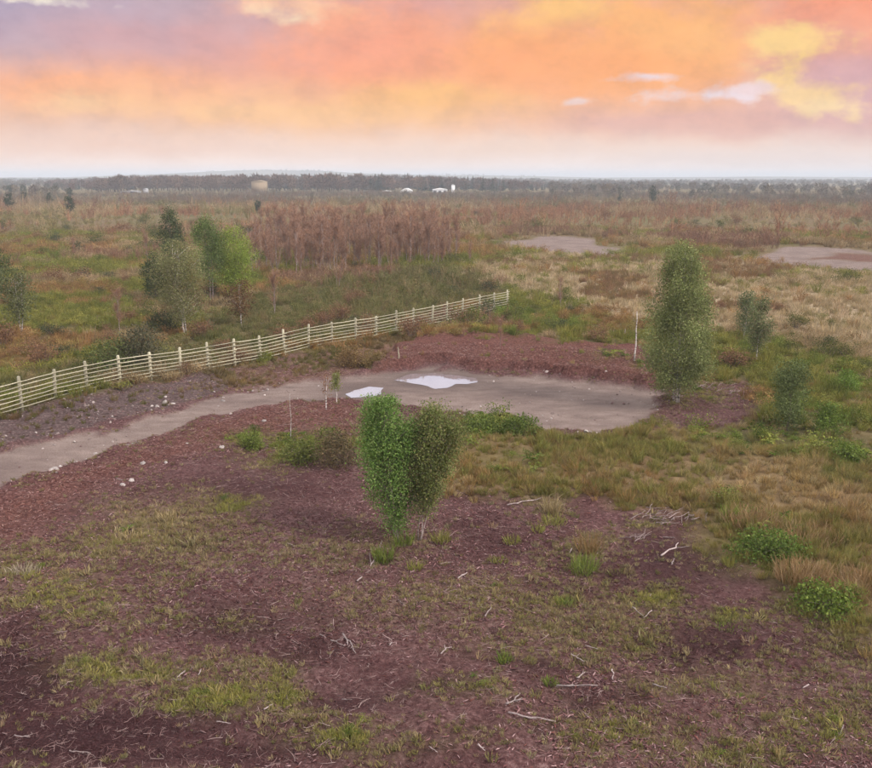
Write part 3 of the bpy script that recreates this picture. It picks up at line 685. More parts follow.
# --- rushes and dry grass right of the centre
x, y = wedge(140000, 14, 60, 36, 1.5); z = zones(x, y)
g = np.clip(z['rush'] + .20 * z['verg2'] + .05 * z['verge'] + .02 * sstep(0, 1, z['sred']) * (y > 36) + .25 * (1 - z['peat']) * (y < 60), 0, 1) * (1 - z['road']) * (1 - z['olive'])
k = RNG.uniform(0, 1, len(x)) < g * (.22 + .75 * sstep(.40, .60, fbm(x, y, .45, 4, 57))); x, y, z = x[k], y[k], sel(z, k); n = len(x)
nz = fbm(x, y, .18, 3, 77); tn = np.where((nz > .52)[:, None], pickc([(.36, .235, .115), (.30, .19, .09), (.43, .32, .19), (.38, .25, .15)], n), pickc([(.25, .20, .075), (.33, .23, .12), (.28, .165, .08), (.20, .18, .06)], n))
gg = np.clip(z['green'] * 1.2 + .8 * sstep(.52, .62, fbm(x, y, .35, 4, 67)), 0, 1) * RNG.uniform(.3, 1, n); tn = tn * np.array([.93, 1.02, .95]); tn = tn * (1 - gg[:, None]) + gg[:, None] * pickc([(.16, .18, .05), (.22, .225, .065)], n)
tn = tn * (1 - .45 * np.clip(z['verg2'] + z['verge'], 0, 1))[:, None]
scatter('dry_grass', on_ground(x, y, z), RUSHT, 'rough orange brown rushes and dry grass on the wet ground', 'grass', scl=np.exp(RNG.normal(math.log(.185), .42, n)), tint=tn, tilt=.3)
# --- green bracken and weeds
x, y = wedge(30000, 13, 75, 37, 1.5); z = zones(x, y)
g = np.clip(z['green'] - .25, 0, 1) * (1 - z['road']); k = RNG.uniform(0, 1, len(x)) < g * .8; x, y, z = x[k], y[k], sel(z, k); n = len(x)
big = (y > 24)
scatter('green_weeds', on_ground(x, y, z), FERN + BUSH, 'low green bracken and weeds in scattered patches', 'weeds', pick=np.where(RNG.uniform(size=n) < .6, RNG.integers(0, 4, n), RNG.integers(4, 9, n)),
        scl=np.exp(RNG.normal(math.log(.42), .35, n)) * np.where(big, 1.05, .38), tint=pickc([(.12, .17, .035), (.16, .20, .045), (.085, .12, .03), (.20, .22, .06)], n))
# --- heath: low shrubs and tufts from the fence to 170 m
x, y = wedge(95000, 38, 175, 37, 1.7); z = zones(x, y)
g = (1 - z['peat']) * (1 - z['soil']) * (1 - .9 * z['pclr']) * (1 - .92 * z['rush']) * (1 - .9 * z['tan']) * (1 - .7 * z['verg2']); k = RNG.uniform(0, 1, len(x)) < g * .8; x, y, z = x[k], y[k], sel(z, k); n = len(x)
a_, b_ = fbm(x, y, .045, 4, 33), fbm(x, y, .11, 4, 43)
green_ = pickc([(.17, .175, .045), (.21, .20, .055), (.125, .14, .038)], n); brown_ = pickc([(.25, .15, .065), (.29, .18, .085), (.20, .12, .06), (.22, .18, .065)], n)
redd_ = pickc([(.22, .13, .085), (.20, .12, .088), (.25, .16, .105)], n); tan_ = pickc([(.34, .26, .16), (.27, .20, .115)], n); ol_ = pickc([(.14, .14, .055), (.175, .165, .07), (.20, .16, .085), (.12, .125, .046)], n)
tn = np.where((b_ > .47)[:, None], green_ * 1.12, brown_ * 1.08); tn = np.where((a_ > .62)[:, None], redd_, tn); tn = np.where((fbm(x, y, .16, 3, 53) > .59)[:, None], tan_, tn)
tn = np.where((z['olive'] * RNG.uniform(.5, 1, n) > .4)[:, None], ol_, tn); gk = np.clip(z['green'], 0, 1) * RNG.uniform(.5, 1, n) > .35; tn = np.where(gk[:, None], pickc([(.13, .17, .04), (.17, .20, .05)], n), tn)
pk = np.where(RNG.uniform(size=n) < .55, RNG.integers(0, 5, n), RNG.integers(5, 10, n)); bareq = (a_ > .62) & (RNG.uniform(size=n) < .5); pk = np.where(bareq, RNG.integers(10, 15, n), pk)
scatter('heath', on_ground(x, y, z), BUSH + RUSHT + BARE, 'mottled green and brown heather and rough grass of the open heath', 'heath', pick=pk, scl=np.clip(np.exp(RNG.normal(math.log(.62), .38, n)), .2, 1.15) * np.clip(np.hypot(x, y) / 90, .7, 1.25), tint=tn)
# --- the straw coloured grassland
x, y = wedge(80000, 55, 210, 36, 1.6); z = zones(x, y); k = RNG.uniform(0, 1, len(x)) < z['tan'] * (1 - z['pad']) * (1 - .75 * z['pclr']) * .95; x, y, z = x[k], y[k], sel(z, k); n = len(x)
tn = pickc([(.44, .36, .24), (.52, .43, .31), (.35, .28, .17), (.38, .31, .19), (.30, .26, .14)], n); nz = fbm(x, y, .13, 3, 63); tn = np.where((nz > .62)[:, None], pickc([(.20, .15, .075), (.23, .14, .085)], n), tn)
scatter('straw_grass', on_ground(x, y, z), RUSHT, 'pale straw coloured tussock grass', 'grass', scl=np.clip(np.exp(RNG.normal(math.log(.44), .35, n)), .15, .85), tint=tn)
# --- brown scrub out to the woods
x, y = wedge(30000, 150, 560, 36, 1.5); z = zones(x, y); a_ = fbm(x, y, .02, 4, 83)
k = RNG.uniform(0, 1, len(x)) < (.35 + .8 * sstep(.4, .6, a_)) * (1 - z['pad']) * (1 - .95 * z['pclr']) * (1 - .93 * z['tan']); x, y, a_ = x[k], y[k], a_[k]; n = len(x); r = np.hypot(x, y)
b_ = fbm(x, y, .03, 3, 93); tn = np.where((b_ > .56)[:, None], pickc([(.20, .18, .075), (.17, .155, .065), (.26, .21, .11)], n), pickc([(.28, .155, .09), (.25, .14, .088), (.32, .19, .105), (.25, .16, .10)], n))
tn = np.where((fbm(x, y, .035, 3, 97) > .62)[:, None], pickc([(.36, .28, .17), (.30, .24, .13)], n), tn)
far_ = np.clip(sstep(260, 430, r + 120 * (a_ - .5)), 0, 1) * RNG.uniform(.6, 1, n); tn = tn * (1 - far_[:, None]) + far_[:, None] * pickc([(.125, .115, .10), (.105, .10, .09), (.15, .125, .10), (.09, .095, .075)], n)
pk = np.where((b_ > .56) & (RNG.uniform(size=n) < .6), RNG.integers(0, 5, n), RNG.integers(5, 10, n))
P = np.stack([x, y, H(x, y) - .05], 1)
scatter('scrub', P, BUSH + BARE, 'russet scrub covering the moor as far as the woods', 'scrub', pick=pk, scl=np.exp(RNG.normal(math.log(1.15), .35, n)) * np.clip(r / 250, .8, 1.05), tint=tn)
# --- far woods
x, y = wedge(22000, 430, 2600, 37, 1.1); px, py = to_px(x, y); r = np.hypot(x, y)
edge_l = np.interp(px, [-300, 40, 70, 190, 260, 520, 560, 1200], [900, 860, 640, 600, 600, 620, 700, 900]) + (fbm(x, y, .01, 3, 15) - .5) * 140
dark = (px > 45) & (px < 545) & (y > edge_l) & (y < edge_l + 420)
dens = np.where(dark, .95, np.where(y > 430, .20 + .6 * sstep(.46, .6, fbm(x, y, .006, 3, 25)), 0)) * np.where((px > 560) & (y > 2300), .1, 1) * np.where((px > 70) & (px < 550) & (y < edge_l), .0, 1)
k = RNG.uniform(0, 1, len(x)) < dens; x, y, dark, px = x[k], y[k], dark[k], px[k]; n = len(x); r = np.hypot(x, y)
ev = dark & (fbm(x, y, .008, 3, 35) > .5) & (RNG.uniform(size=n) < .6); pk = np.where(ev, RNG.integers(0, 4, n), RNG.integers(4, 9, n))
hgt = np.where(dark, RNG.normal(11.0, 1.3, n) + 2.2 * (fbm(x, y, .012, 3, 45) - .5) * 2, RNG.normal(4.6, 1.3, n) + np.where(r > 1200, 2.0, 0) * (px < 540)); hgt = np.clip(hgt, 2, 14); hgt = np.where(dark, hgt * np.interp(px, [45, 120, 300, 420, 480, 548], [.55, .9, 1.0, 1.0, .85, .5]) * np.where(RNG.uniform(size=n) < .25, .7, 1), hgt)
tn = np.where(ev[:, None], pickc([(.045, .055, .032), (.06, .065, .04), (.075, .065, .045)], n), np.where(dark[:, None], pickc([(.12, .075, .055), (.10, .07, .055), (.15, .10, .07)], n), pickc([(.13, .11, .085), (.11, .095, .085), (.15, .125, .09), (.085, .085, .06)], n)))
wd = np.where(ev, 1.5, 1.5); S = np.stack([hgt * wd, hgt * wd, hgt], 1)
scatter('far_woods', np.stack([x, y, H(x, y) - .1], 1), CONI + WOOD, 'far off dark plantation and grey woods below the horizon', 'woods', pick=pk, scl=S, tint=tn, tilt=.02)
# trees standing along the far hill crest
xs = []; 
for px_ in np.concatenate([RNG.uniform(205, 335, 90), RNG.uniform(430, 540, 60)]):
    py_ = np.interp(px_, [205, 250, 320, 360, 540], [172, 170.5, 170.8, 173.5, 176]); d = ray(px_, HZ); D = 3400 + RNG.uniform(-40, 40); xs.append((d[0] / d[1] * D, D, (HZ - py_) / F * 3400 + CAMH - 4))
scatter('hilltop_trees', np.array(xs), WOOD, 'tiny trees in a row on the far hill crest', 'trees', scl=np.stack([RNG.uniform(5, 10, 150)] * 2 + [RNG.uniform(5, 9.5, 150)], 1), tint=pickc([(.07, .06, .05)], 150), tilt=.02)
# --- gravel and stones
x, y = wedge(60000, 26, 62, 36, 1.5); z = zones(x, y)
edge = np.exp(-((z['sroad'] + .15) / .3) ** 2); g = np.clip(z['verge'] * .13 * sstep(.4, .6, fbm(x, y, .5, 3, 19)) + edge * .20 * sstep(.45, .6, fbm(x, y, .4, 3, 29)) + z['road'] * .025, 0, 1); px, py = to_px(x, y); g = g * ~((px > 338) & (px < 484) & (py > 366) & (py < 400)); k = RNG.uniform(0, 1, len(x)) < g; x, y, z = x[k], y[k], sel(z, k); n = len(x)
scatter('gravel', on_ground(x, y, z), STONE, 'loose grey gravel and stones along the track edges', 'gravel', scl=np.exp(RNG.normal(math.log(.085), .4, n)), tint=pickc([(.24, .19, .18), (.32, .27, .255), (.20, .155, .145), (.42, .37, .35), (.15, .10, .095)], n), tilt=.4)

# ------------------------------------------------------------------ fence: posts and cleft rails
def make_fence():
    base = [(-86, 446), (-50, 434.5), (-14, 423.5), (22.5, 412.6), (55.5, 402.6), (88, 394), (121, 387), (151.5, 381), (181, 376), (209, 370.5), (235, 365.5), (261, 360.5), (285, 354.5), (308.5, 349),
            (332, 344.5), (356, 340.3), (376.5, 336.8), (396, 332.4), (414, 328.5), (431.5, 325), (446.5, 321.8), (462, 318), (479.5, 313.8), (494, 310.2), (507.5, 307.4)]
    P = []
    for b in base:
        x, y = G(*b); z = ground_z(x, y); P.append(np.array([x, y, z]))
    zs = np.array([p[2] for p in P]); zs = np.convolve(np.pad(zs, 2, mode='edge'), np.ones(5) / 5, 'valid')
    for p, zz in zip(P, zs): p[2] = zz
    f = empty('fence', tuple(P[3])); o0 = P[3]; rng = np.random.default_rng(5)
    tag(f, 'pale wooden post and rail fence running along the gravel track', 'fence')
    d = unit(P[-1] - P[0]); nrm = np.array([d[1], -d[0], 0.]); nrm = -nrm if nrm[1] > 0 else nrm
    for i, p in enumerate(P):                                    # each post: a split stake, slightly leaning, with a slanted top
        mb = MB(); h = 1.40 + rng.uniform(-.07, .10); lean = np.array([rng.normal(0, .045), rng.normal(0, .045), 0]); r = .076
        pts = [p - o0 + np.array([0, 0, -.25]), p - o0 + np.array([0, 0, .5]) + lean * .5, p - o0 + np.array([0, 0, h - .04]) + lean, p - o0 + np.array([.0, .0, h]) + lean * 1.02]
        tube(mb, pts, [r, r * .98, r * .95, r * .55], 7)
        mb.build('post', M_POST, f)
    hs = [.14, .32, .50, .68, .87, 1.06, 1.25]
    for i in range(len(P) - 1):                                  # seven rails a bay
        for k, h in enumerate(hs):
            a = P[i] - o0 + nrm * .085 + np.array([0, 0, h + rng.normal(0, .012)]) - d * .08; b = P[i + 1] - o0 + nrm * .085 + np.array([0, 0, h + rng.normal(0, .012)]) + d * .08
            off = (.022 if (i + k) % 2 else -.022)
            s = np.linspace(0, 1, 6)[:, None]; pts = a + (b - a) * s; pts[:, 2] += np.sin(s[:, 0] * math.pi) * rng.normal(-.006, .006); pts[1:-1] += rng.normal(0, .003, (4, 3)); pts += nrm * off
            mb = MB(); tube(mb, pts, .027 * rng.uniform(.85, 1.15, 6), 5); mb.build('rail', M_POST, f)
make_fence()

# ------------------------------------------------------------------ trees
def make_tree(name, label, cat, px, py, height, prof, cols, nleaf=9000, leaf=.10, clumps=60, trunk_r=.07, bark=None, group=None, stems=1, shell=.55, droop=.4, seed=1, spread=.12, csize=.30, lean=(0, 0), top_trunk=.92, transl=True, z0=None):
    """prof: (height fraction, radius in metres) of the crown, from its base to its top"""
    rng = np.random.default_rng(seed); x, y = G(px, py); z = ground_z(x, y) if z0 is None else z0
    o = empty(name, (x, y, z)); tag(o, label, cat, group)
    hs = np.array([p[0] for p in prof]) * height; rs = np.array([p[1] for p in prof])
    ch = rng.uniform(hs[0], hs[-1], clumps * 3); keep = rng.uniform(0, 1, len(ch)) < (np.interp(ch, hs, rs) / rs.max()) ** 1.2; ch = ch[keep][:clumps]
    a = rng.uniform(0, 6.283, len(ch)); rr = np.interp(ch, hs, rs) * (shell + (1 - shell) * rng.uniform(0, 1, len(ch)) ** .5) * rng.uniform(.55, 1.15, len(ch)) * np.where(rng.uniform(size=len(ch)) < .2, .5, 1)
    cx = np.stack([rr * np.cos(a) + lean[0] * ch / height, rr * np.sin(a) + lean[1] * ch / height, ch], 1)
    mb = MB(); tops = []
    for s in range(stems):
        aa = s / stems * 6.283 + rng.uniform(0, 1); dx = np.array([math.cos(aa), math.sin(aa)]) * (spread if stems > 1 else 0)
        n = 8; zz = np.linspace(-.15, height * top_trunk * (1 if s == 0 else rng.uniform(.7, .95)), n); pts = np.stack([lean[0] * zz / height + dx[0] * (.4 + zz / height * 2) + rng.normal(0, .03, n), lean[1] * zz / height + dx[1] * (.4 + zz / height * 2) + rng.normal(0, .03, n), zz], 1)
        tube(mb, pts, trunk_r * (1 - .85 * np.linspace(0, 1, n) ** .8), 7); tops.append(pts)
    lm = MB()
    for c in cx[::2]:
        pts = tops[rng.integers(0, len(tops))]; hz = max(.15 * height, c[2] - np.hypot(c[0], c[1]) * rng.uniform(.7, 1.6)); hz = min(hz, pts[-1][2])
        st = np.array([np.interp(hz, pts[:, 2], pts[:, 0]), np.interp(hz, pts[:, 2], pts[:, 1]), hz]); md = (st + c) / 2 + np.array([0, 0, .08]) + rng.normal(0, .05, 3)
        tube(lm, [st, md, c], [trunk_r * .28, trunk_r * .18, trunk_r * .06], 4)
    tk = mb.build('trunk', bark or M_BARK, o, smooth=True); lm.build('branches', bark or M_BARK, tk, smooth=True)
    mb = MB(); w_ = rng.integers(0, len(cx), nleaf); off = rng.normal(size=(nleaf, 3)) * csize * np.array([1, 1, 1.35]); L = cx[w_] + off
    Rm = np.interp(L[:, 2], hs, rs) * 1.12; q = np.hypot(L[:, 0] - lean[0] * L[:, 2] / height, L[:, 1] - lean[1] * L[:, 2] / height); ok = (L[:, 2] > hs[0] - .25) & (q < Rm + .35) & (L[:, 2] < hs[-1] + .15); L, w_ = L[ok], w_[ok]
    leaves(mb, L, leaf, cols, .25, .6, droop, rng)
    tone = rng.uniform(.66, 1.32, len(cx)); mb.c[-1] = mb.c[-1] * np.repeat(tone[w_], 4)[:, None]
    mb.build('crown', M_LEAF, o); return o

G_BIRCH = [(.205, .245, .09), (.24, .27, .105), (.165, .20, .075), (.265, .28, .13)]
make_tree('birch_tree', 'tall columnar green birch at the right end of the gravel pad', 'tree', 675, 405, 7.15, [(.10, .7), (.16, 1.15), (.28, 1.38), (.5, 1.30), (.7, 1.12), (.85, .85), (.95, .5), (1.0, .15)],
          G_BIRCH, 52000, .075, 210, .055, M_BIRCH, seed=19, stems=3, shell=.74, droop=.6, spread=.18, csize=.21)
make_tree('sapling_tree', 'bright green bushy young tree in the middle of the cleared peat', 'tree', 398, 542, 4.2, [(.13, .18), (.25, .34), (.42, .60), (.65, .78), (.82, .76), (.93, .55), (1.0, .22)],
          [(.135, .23, .055), (.17, .27, .075), (.105, .185, .045), (.20, .27, .085)], 32000, .055, 130, .03, M_PINK, seed=18, stems=3, shell=.55, droop=.3, spread=.14, csize=.16, lean=(-.42, 0))
make_tree('sapling_tree', 'darker olive young tree growing against the bright green one', 'tree', 420, 540, 3.95, [(.20, .20), (.36, .42), (.6, .66), (.78, .70), (.92, .50), (1.0, .2)],
          [(.155, .185, .06), (.12, .15, .05), (.21, .19, .085), (.18, .21, .07)], 26000, .055, 110, .024, M_PINK, seed=13, stems=3, shell=.55, droop=.4, spread=.12, csize=.15, lean=(.52, .0))
make_tree('sapling_tree', 'dark green bushy sapling beside the purple brush patch on the right', 'tree', 787, 437, 2.75, [(.12, .35), (.3, .62), (.55, .72), (.8, .62), (1.0, .25)],
          [(.13, .165, .065), (.16, .195, .08), (.10, .13, .05)], 9000, .065, 50, .04, M_BARK, seed=14, shell=.6, csize=.17)
make_tree('birch_tree', 'thin young birch with bare pale stem right of the big tree', 'tree', 756, 366, 3.7, [(.22, .25), (.4, .5), (.65, .62), (.85, .5), (1.0, .15)],
          [(.13, .165, .07), (.16, .185, .09), (.18, .17, .095)], 5200, .085, 45, .035, M_BIRCH, seed=15, shell=.5, csize=.18)
make_tree('birch_tree', 'short slender birch just behind the thin young birch', 'tree', 744, 343, 2.9, [(.2, .25), (.4, .42), (.7, .5), (.9, .4), (1.0, .12)],
          [(.12, .155, .07), (.15, .175, .085)], 3600, .085, 34, .035, M_BIRCH, seed=16, shell=.5, csize=.17)
# the group beyond the fence
make_tree('birch_tree', 'grey green birch with white leaning trunk behind the fence', 'tree', 186, 337, 6.1, [(.20, .8), (.38, 1.4), (.65, 1.65), (.83, 1.4), (.95, .8), (1.0, .2)],
          [(.19, .205, .085), (.22, .22, .10), (.155, .165, .07), (.24, .21, .12)], 19000, .09, 120, .06, M_BIRCH, seed=21, stems=2, shell=.45, csize=.30, lean=(-.4, 0), spread=.10)
make_tree('evergreen_tree', 'dark narrow evergreen rising behind the grey green birch', 'tree', 174, 292, 7.6, [(.12, .8), (.3, 1.05), (.6, 1.1), (.85, .85), (1.0, .25)],
          [(.075, .10, .048), (.10, .125, .06), (.06, .08, .04)], 6500, .13, 60, .09, M_BARK, seed=22, shell=.7, csize=.24)
make_tree('evergreen_tree', 'short dark evergreen at the left edge of the tree group', 'tree', 156, 302, 4.0, [(.1, .5), (.35, .8), (.65, .85), (.9, .55), (1.0, .2)],
          [(.05, .07, .032), (.07, .09, .04)], 4000, .13, 40, .07, M_BARK, seed=23, shell=.7, csize=.24)
make_tree('birch_tree', 'green topped birch with grey bare lower branches in the tree group', 'tree', 212, 304, 7.1, [(.24, .6), (.40, 1.0), (.62, 1.3), (.78, 1.3), (.92, .85), (1.0, .25)],
          [(.14, .20, .065), (.18, .235, .08), (.11, .15, .055)], 14000, .10, 95, .05, M_PINK, seed=24, shell=.6, csize=.28, stems=2, spread=.14)
make_tree('lime_green_tree', 'fresh lime green tree on the right of the tree group', 'tree', 237, 302, 6.1, [(.15, .8), (.38, 1.4), (.65, 1.65), (.85, 1.25), (1.0, .35)],
          [(.23, .30, .055), (.27, .34, .07), (.18, .24, .05)], 15000, .10, 100, .06, M_BARK, seed=25, shell=.65, csize=.30)
make_tree('young_tree', 'small rust brown tree in front of the lime green one', 'tree', 241, 328, 3.2, [(.25, .5), (.5, .85), (.8, .8), (1.0, .3)],
          [(.14, .075, .04), (.11, .075, .035), (.18, .10, .055)], 2200, .11, 35, .045, M_BIRCH, seed=26, shell=.5, csize=.24)
make_tree('young_tree', 'pale green slender tree standing alone at the far left of the heath', 'tree', 22, 335, 4.3, [(.25, .6), (.45, 1.0), (.7, 1.05), (.9, .75), (1.0, .3)],
          [(.13, .145, .06), (.16, .165, .08), (.10, .115, .05)], 3400, .12, 45, .05, M_BIRCH, seed=27, stems=3, shell=.5, csize=.28, spread=.16)
make_tree('young_tree', 'green tree cut off by the left picture edge', 'tree', -4, 306, 5.2, [(.15, .8), (.4, 1.3), (.7, 1.3), (1.0, .4)],
          [(.09, .115, .045), (.12, .145, .06)], 5000, .13, 50, .06, M_BARK, seed=28, shell=.6, csize=.30)
# willow bushes by the fence
def bush(name, label, px, py, h, r, cols, n, leaf, seed, group=None, cat='bush', bark=None):
    return make_tree(name, label, cat, px, py, h, [(.0, r * .75), (.3, r), (.6, r * .95), (.85, r * .7), (1.0, r * .3)], cols, n, leaf, max(14, n // 70), .03, bark, group, stems=4, shell=.4, seed=seed, spread=.1, csize=r * .24, top_trunk=.75)
W_ = [(.085, .09, .05), (.11, .11, .065), (.13, .115, .075)]
bush('willow_bush', 'grey green rounded willow bush right behind the fence', 141, 371, 2.3, 1.15, W_, 4800, .10, 31)
bush('willow_bush', 'fresher green low bush left of the grey willow behind the fence', 112, 374, 1.7, 1.3, [(.10, .125, .04), (.13, .15, .055), (.085, .10, .04)], 4200, .10, 32)
bush('willow_bush', 'low dark bush at the foot of the white trunked birch', 165, 334, 1.4, 1.2, [(.06, .07, .035), (.085, .09, .045)], 3000, .11, 33)
bush('green_bush', 'upright bright green bush on the far right heath', 826, 441, 1.25, .52, [(.13, .19, .04), (.17, .23, .055), (.10, .15, .035)], 3000, .075, 34)
bush('green_bush', 'round vivid green bush above the others on the right heath', 846, 396, 1.0, .55, [(.12, .19, .035), (.16, .23, .05)], 2600, .075, 35)
bush('green_bush', 'flat green bush lowest on the right heath', 848, 470, .65, .6, [(.11, .16, .035), (.15, .20, .05)], 2300, .075, 36)
bush('green_bush', 'wide leafy green bush in the rushes beside the peat edge', 768, 564, .55, .95, [(.11, .165, .035), (.15, .20, .05), (.08, .125, .03)], 4200, .075, 37)
bush('green_bush', 'leafy green bush at the lower right rush margin', 822, 614, .45, .8, [(.13, .18, .035), (.17, .215, .05), (.09, .135, .03)], 3000, .075, 38)
bush('green_bush', 'dark green bracken mound behind the olive young tree', 482, 437, .7, .85, [(.10, .14, .035), (.14, .175, .045)], 3600, .08, 39)
bush('green_bush', 'second bracken mound, next to the pad edge', 520, 438, .6, .9, [(.09, .13, .03), (.13, .165, .045)], 3400, .085, 40)
bush('brown_bush', 'dark brown heathery bush left of the bright green young tree', 337, 466, 1.15, .75, [(.13, .10, .055), (.10, .085, .045), (.17, .125, .07)], 3600, .075, 41)
bush('green_bush', 'low olive green bush beside the brown heathery one', 298, 462, .65, .8, [(.11, .13, .035), (.14, .155, .045)], 3000, .08, 42)
bush('green_bush', 'small green bush where the red mulch meets the peat', 252, 449, .5, .5, [(.13, .165, .04), (.16, .19, .05)], 1800, .075, 43)
bush('brown_bush', 'orange brown bush between fence and white puddle', 350, 366, 1.0, .9, [(.20, .13, .055), (.16, .10, .05), (.24, .165, .075)], 3200, .085, 44)
bush('brown_bush', 'ochre bush next to the short marker post', 374, 367, .7, .7, [(.22, .16, .07), (.17, .12, .05)], 2400, .08, 45)

# bare reddish birches of the thicket
def bare_tree(seed, h, r, cols, nt=420, stems=1, tr=.045):
    rng = np.random.default_rng(seed); mb = MB(); zz = np.linspace(-.2, h * .9, 7)
    for s in range(stems):
        dx, dy = rng.normal(0, .12, 2) * (s > 0); pts = np.stack([rng.normal(0, .05, 7) + dx * (1 + zz), rng.normal(0, .05, 7) + dy * (1 + zz), zz], 1)
        tube(mb, pts, tr * (1 - .8 * np.linspace(0, 1, 7)), 6)
    tips = []
    for k in range(26):
        hz = h * rng.uniform(.24, .88); a = rng.uniform(0, 6.283); st = np.array([np.interp(hz, zz, pts[:, 0]), np.interp(hz, zz, pts[:, 1]), hz])
        L = r * rng.uniform(.5, 1.1) * (1.15 - .5 * hz / h); e = st + np.array([math.cos(a) * L * .5, math.sin(a) * L * .5, L * rng.uniform(1.0, 1.7)]); e[2] = min(e[2], h)
        tube(mb, [st, (st + e) / 2 + np.array([0, 0, .05]), e], [.018, .012, .006], 3, cap=False); tips.append((st, e))
    cr = MB(); j = rng.integers(0, len(tips), nt); f = rng.uniform(.2, 1, (nt, 1)); S = np.array([t[0] for t in tips]); Ee = np.array([t[1] for t in tips]); p0 = S[j] * (1 - f) + Ee[j] * f
    d = unit(rng.normal(size=(nt, 3)) * .8 + np.array([0, 0, .7]) + unit(Ee[j] - S[j]) * .6); blades(cr, p0, p0 + d * rng.uniform(.25, .8, (nt, 1)), .018, cols, .25, .15, rng)
    p1 = p0 + d * .5; leaves(cr, p1 + rng.normal(0, .12, p1.shape), .05, cols, .3, .6, 0, rng)
    return mb, cr
RB = [(.29, .165, .11), (.27, .155, .118), (.33, .19, .11), (.27, .175, .14)]
def thicket():
    protos = []
    for k in range(6):
        mb, cr = bare_tree(400 + k, 5.6 + .5 * (k % 3), 1.0 + .1 * (k % 3), RB, 760, 1 + k % 2)
        protos.append((mb.mesh('trunk', True), cr.mesh('crown')))
    for p in protos: p[0].materials.append(M_PINK); p[1].materials.append(M_TWIG)
    rng = np.random.default_rng(44); area = PX([(246, 276), (300, 279), (350, 277), (400, 272), (440, 268), (466, 262), (460, 247), (400, 240), (320, 237), (262, 242)])
    xs = [p[0] for p in area]; ys = [p[1] for p in area]; pts = []
    while len(pts) < 290:
        x, y = rng.uniform(min(xs), max(xs)), rng.uniform(min(ys), max(ys))
        if sdist(area, np.array([x]), np.array([y]))[0] > 0 and (y < 115 or rng.uniform() < .55) and rng.uniform() < (1.0 if x < 2 else .45): pts.append((x, y))
    for k, (x, y) in enumerate(pts):
        a, b = protos[rng.integers(0, 6)]; o = empty('bare_birch', (x, y, ground_z(x, y)), rng.uniform(0, 6.283)); s = rng.uniform(.50, .98) if k % 3 else rng.uniform(.32, .6); o.scale = (s * 1.25, s * 1.25, s * rng.uniform(.9, 1.1))
        tall = 'tall' if s > .72 else 'mid height' if s > .55 else 'short'; ppx, ppy = to_px(np.array([x]), np.array([y])); third = 'left third' if ppx[0] < 315 else 'middle' if ppx[0] < 385 else 'right third'
        row = 'at the front of' if ppy[0] > 262 else 'deep inside' if ppy[0] > 250 else 'at the back of'
        tag(o, '%s bare reddish birch %s the thicket, in its %s' % (tall, row, third), 'tree', 'bare birches of the thicket')
        for nm, me in (('trunk', a), ('crown', b)):
            c = bpy.data.objects.new(nm, me); COL.objects.link(c); c.parent = o
    for (px, py, s, lab) in [(275, 318, .62, 'rust red bare birch standing in front of the thicket next to the lime tree'), (337, 292, .45, 'small reddish bare birch at the front of the thicket'), (120, 336, .55, 'leafless pinkish birch alone on the heath behind the fence'),
                             (148, 268, .62, 'purplish bare birch on the heath left of the tree group'), (75, 262, .5, 'low bare pinkish birch far out on the left heath'), (560, 312, .42, 'small bare brownish birch beyond the fence end'), (500, 356, .30, 'tiny leafless birch growing in the red mulch'),
                             (470, 268, .5, 'yellowish bare birch at the right end of the thicket')]:
        a, b = protos[rng.integers(0, 6)]; x, y = G(px, py); o = empty('bare_birch', (x, y, ground_z(x, y)), rng.uniform(0, 6.28)); o.scale = (s * 1.15, s * 1.15, s); tag(o, lab, 'tree')
        for nm, me in (('trunk', a), ('crown', b)):
            c = bpy.data.objects.new(nm, me); COL.objects.link(c); c.parent = o
thicket()

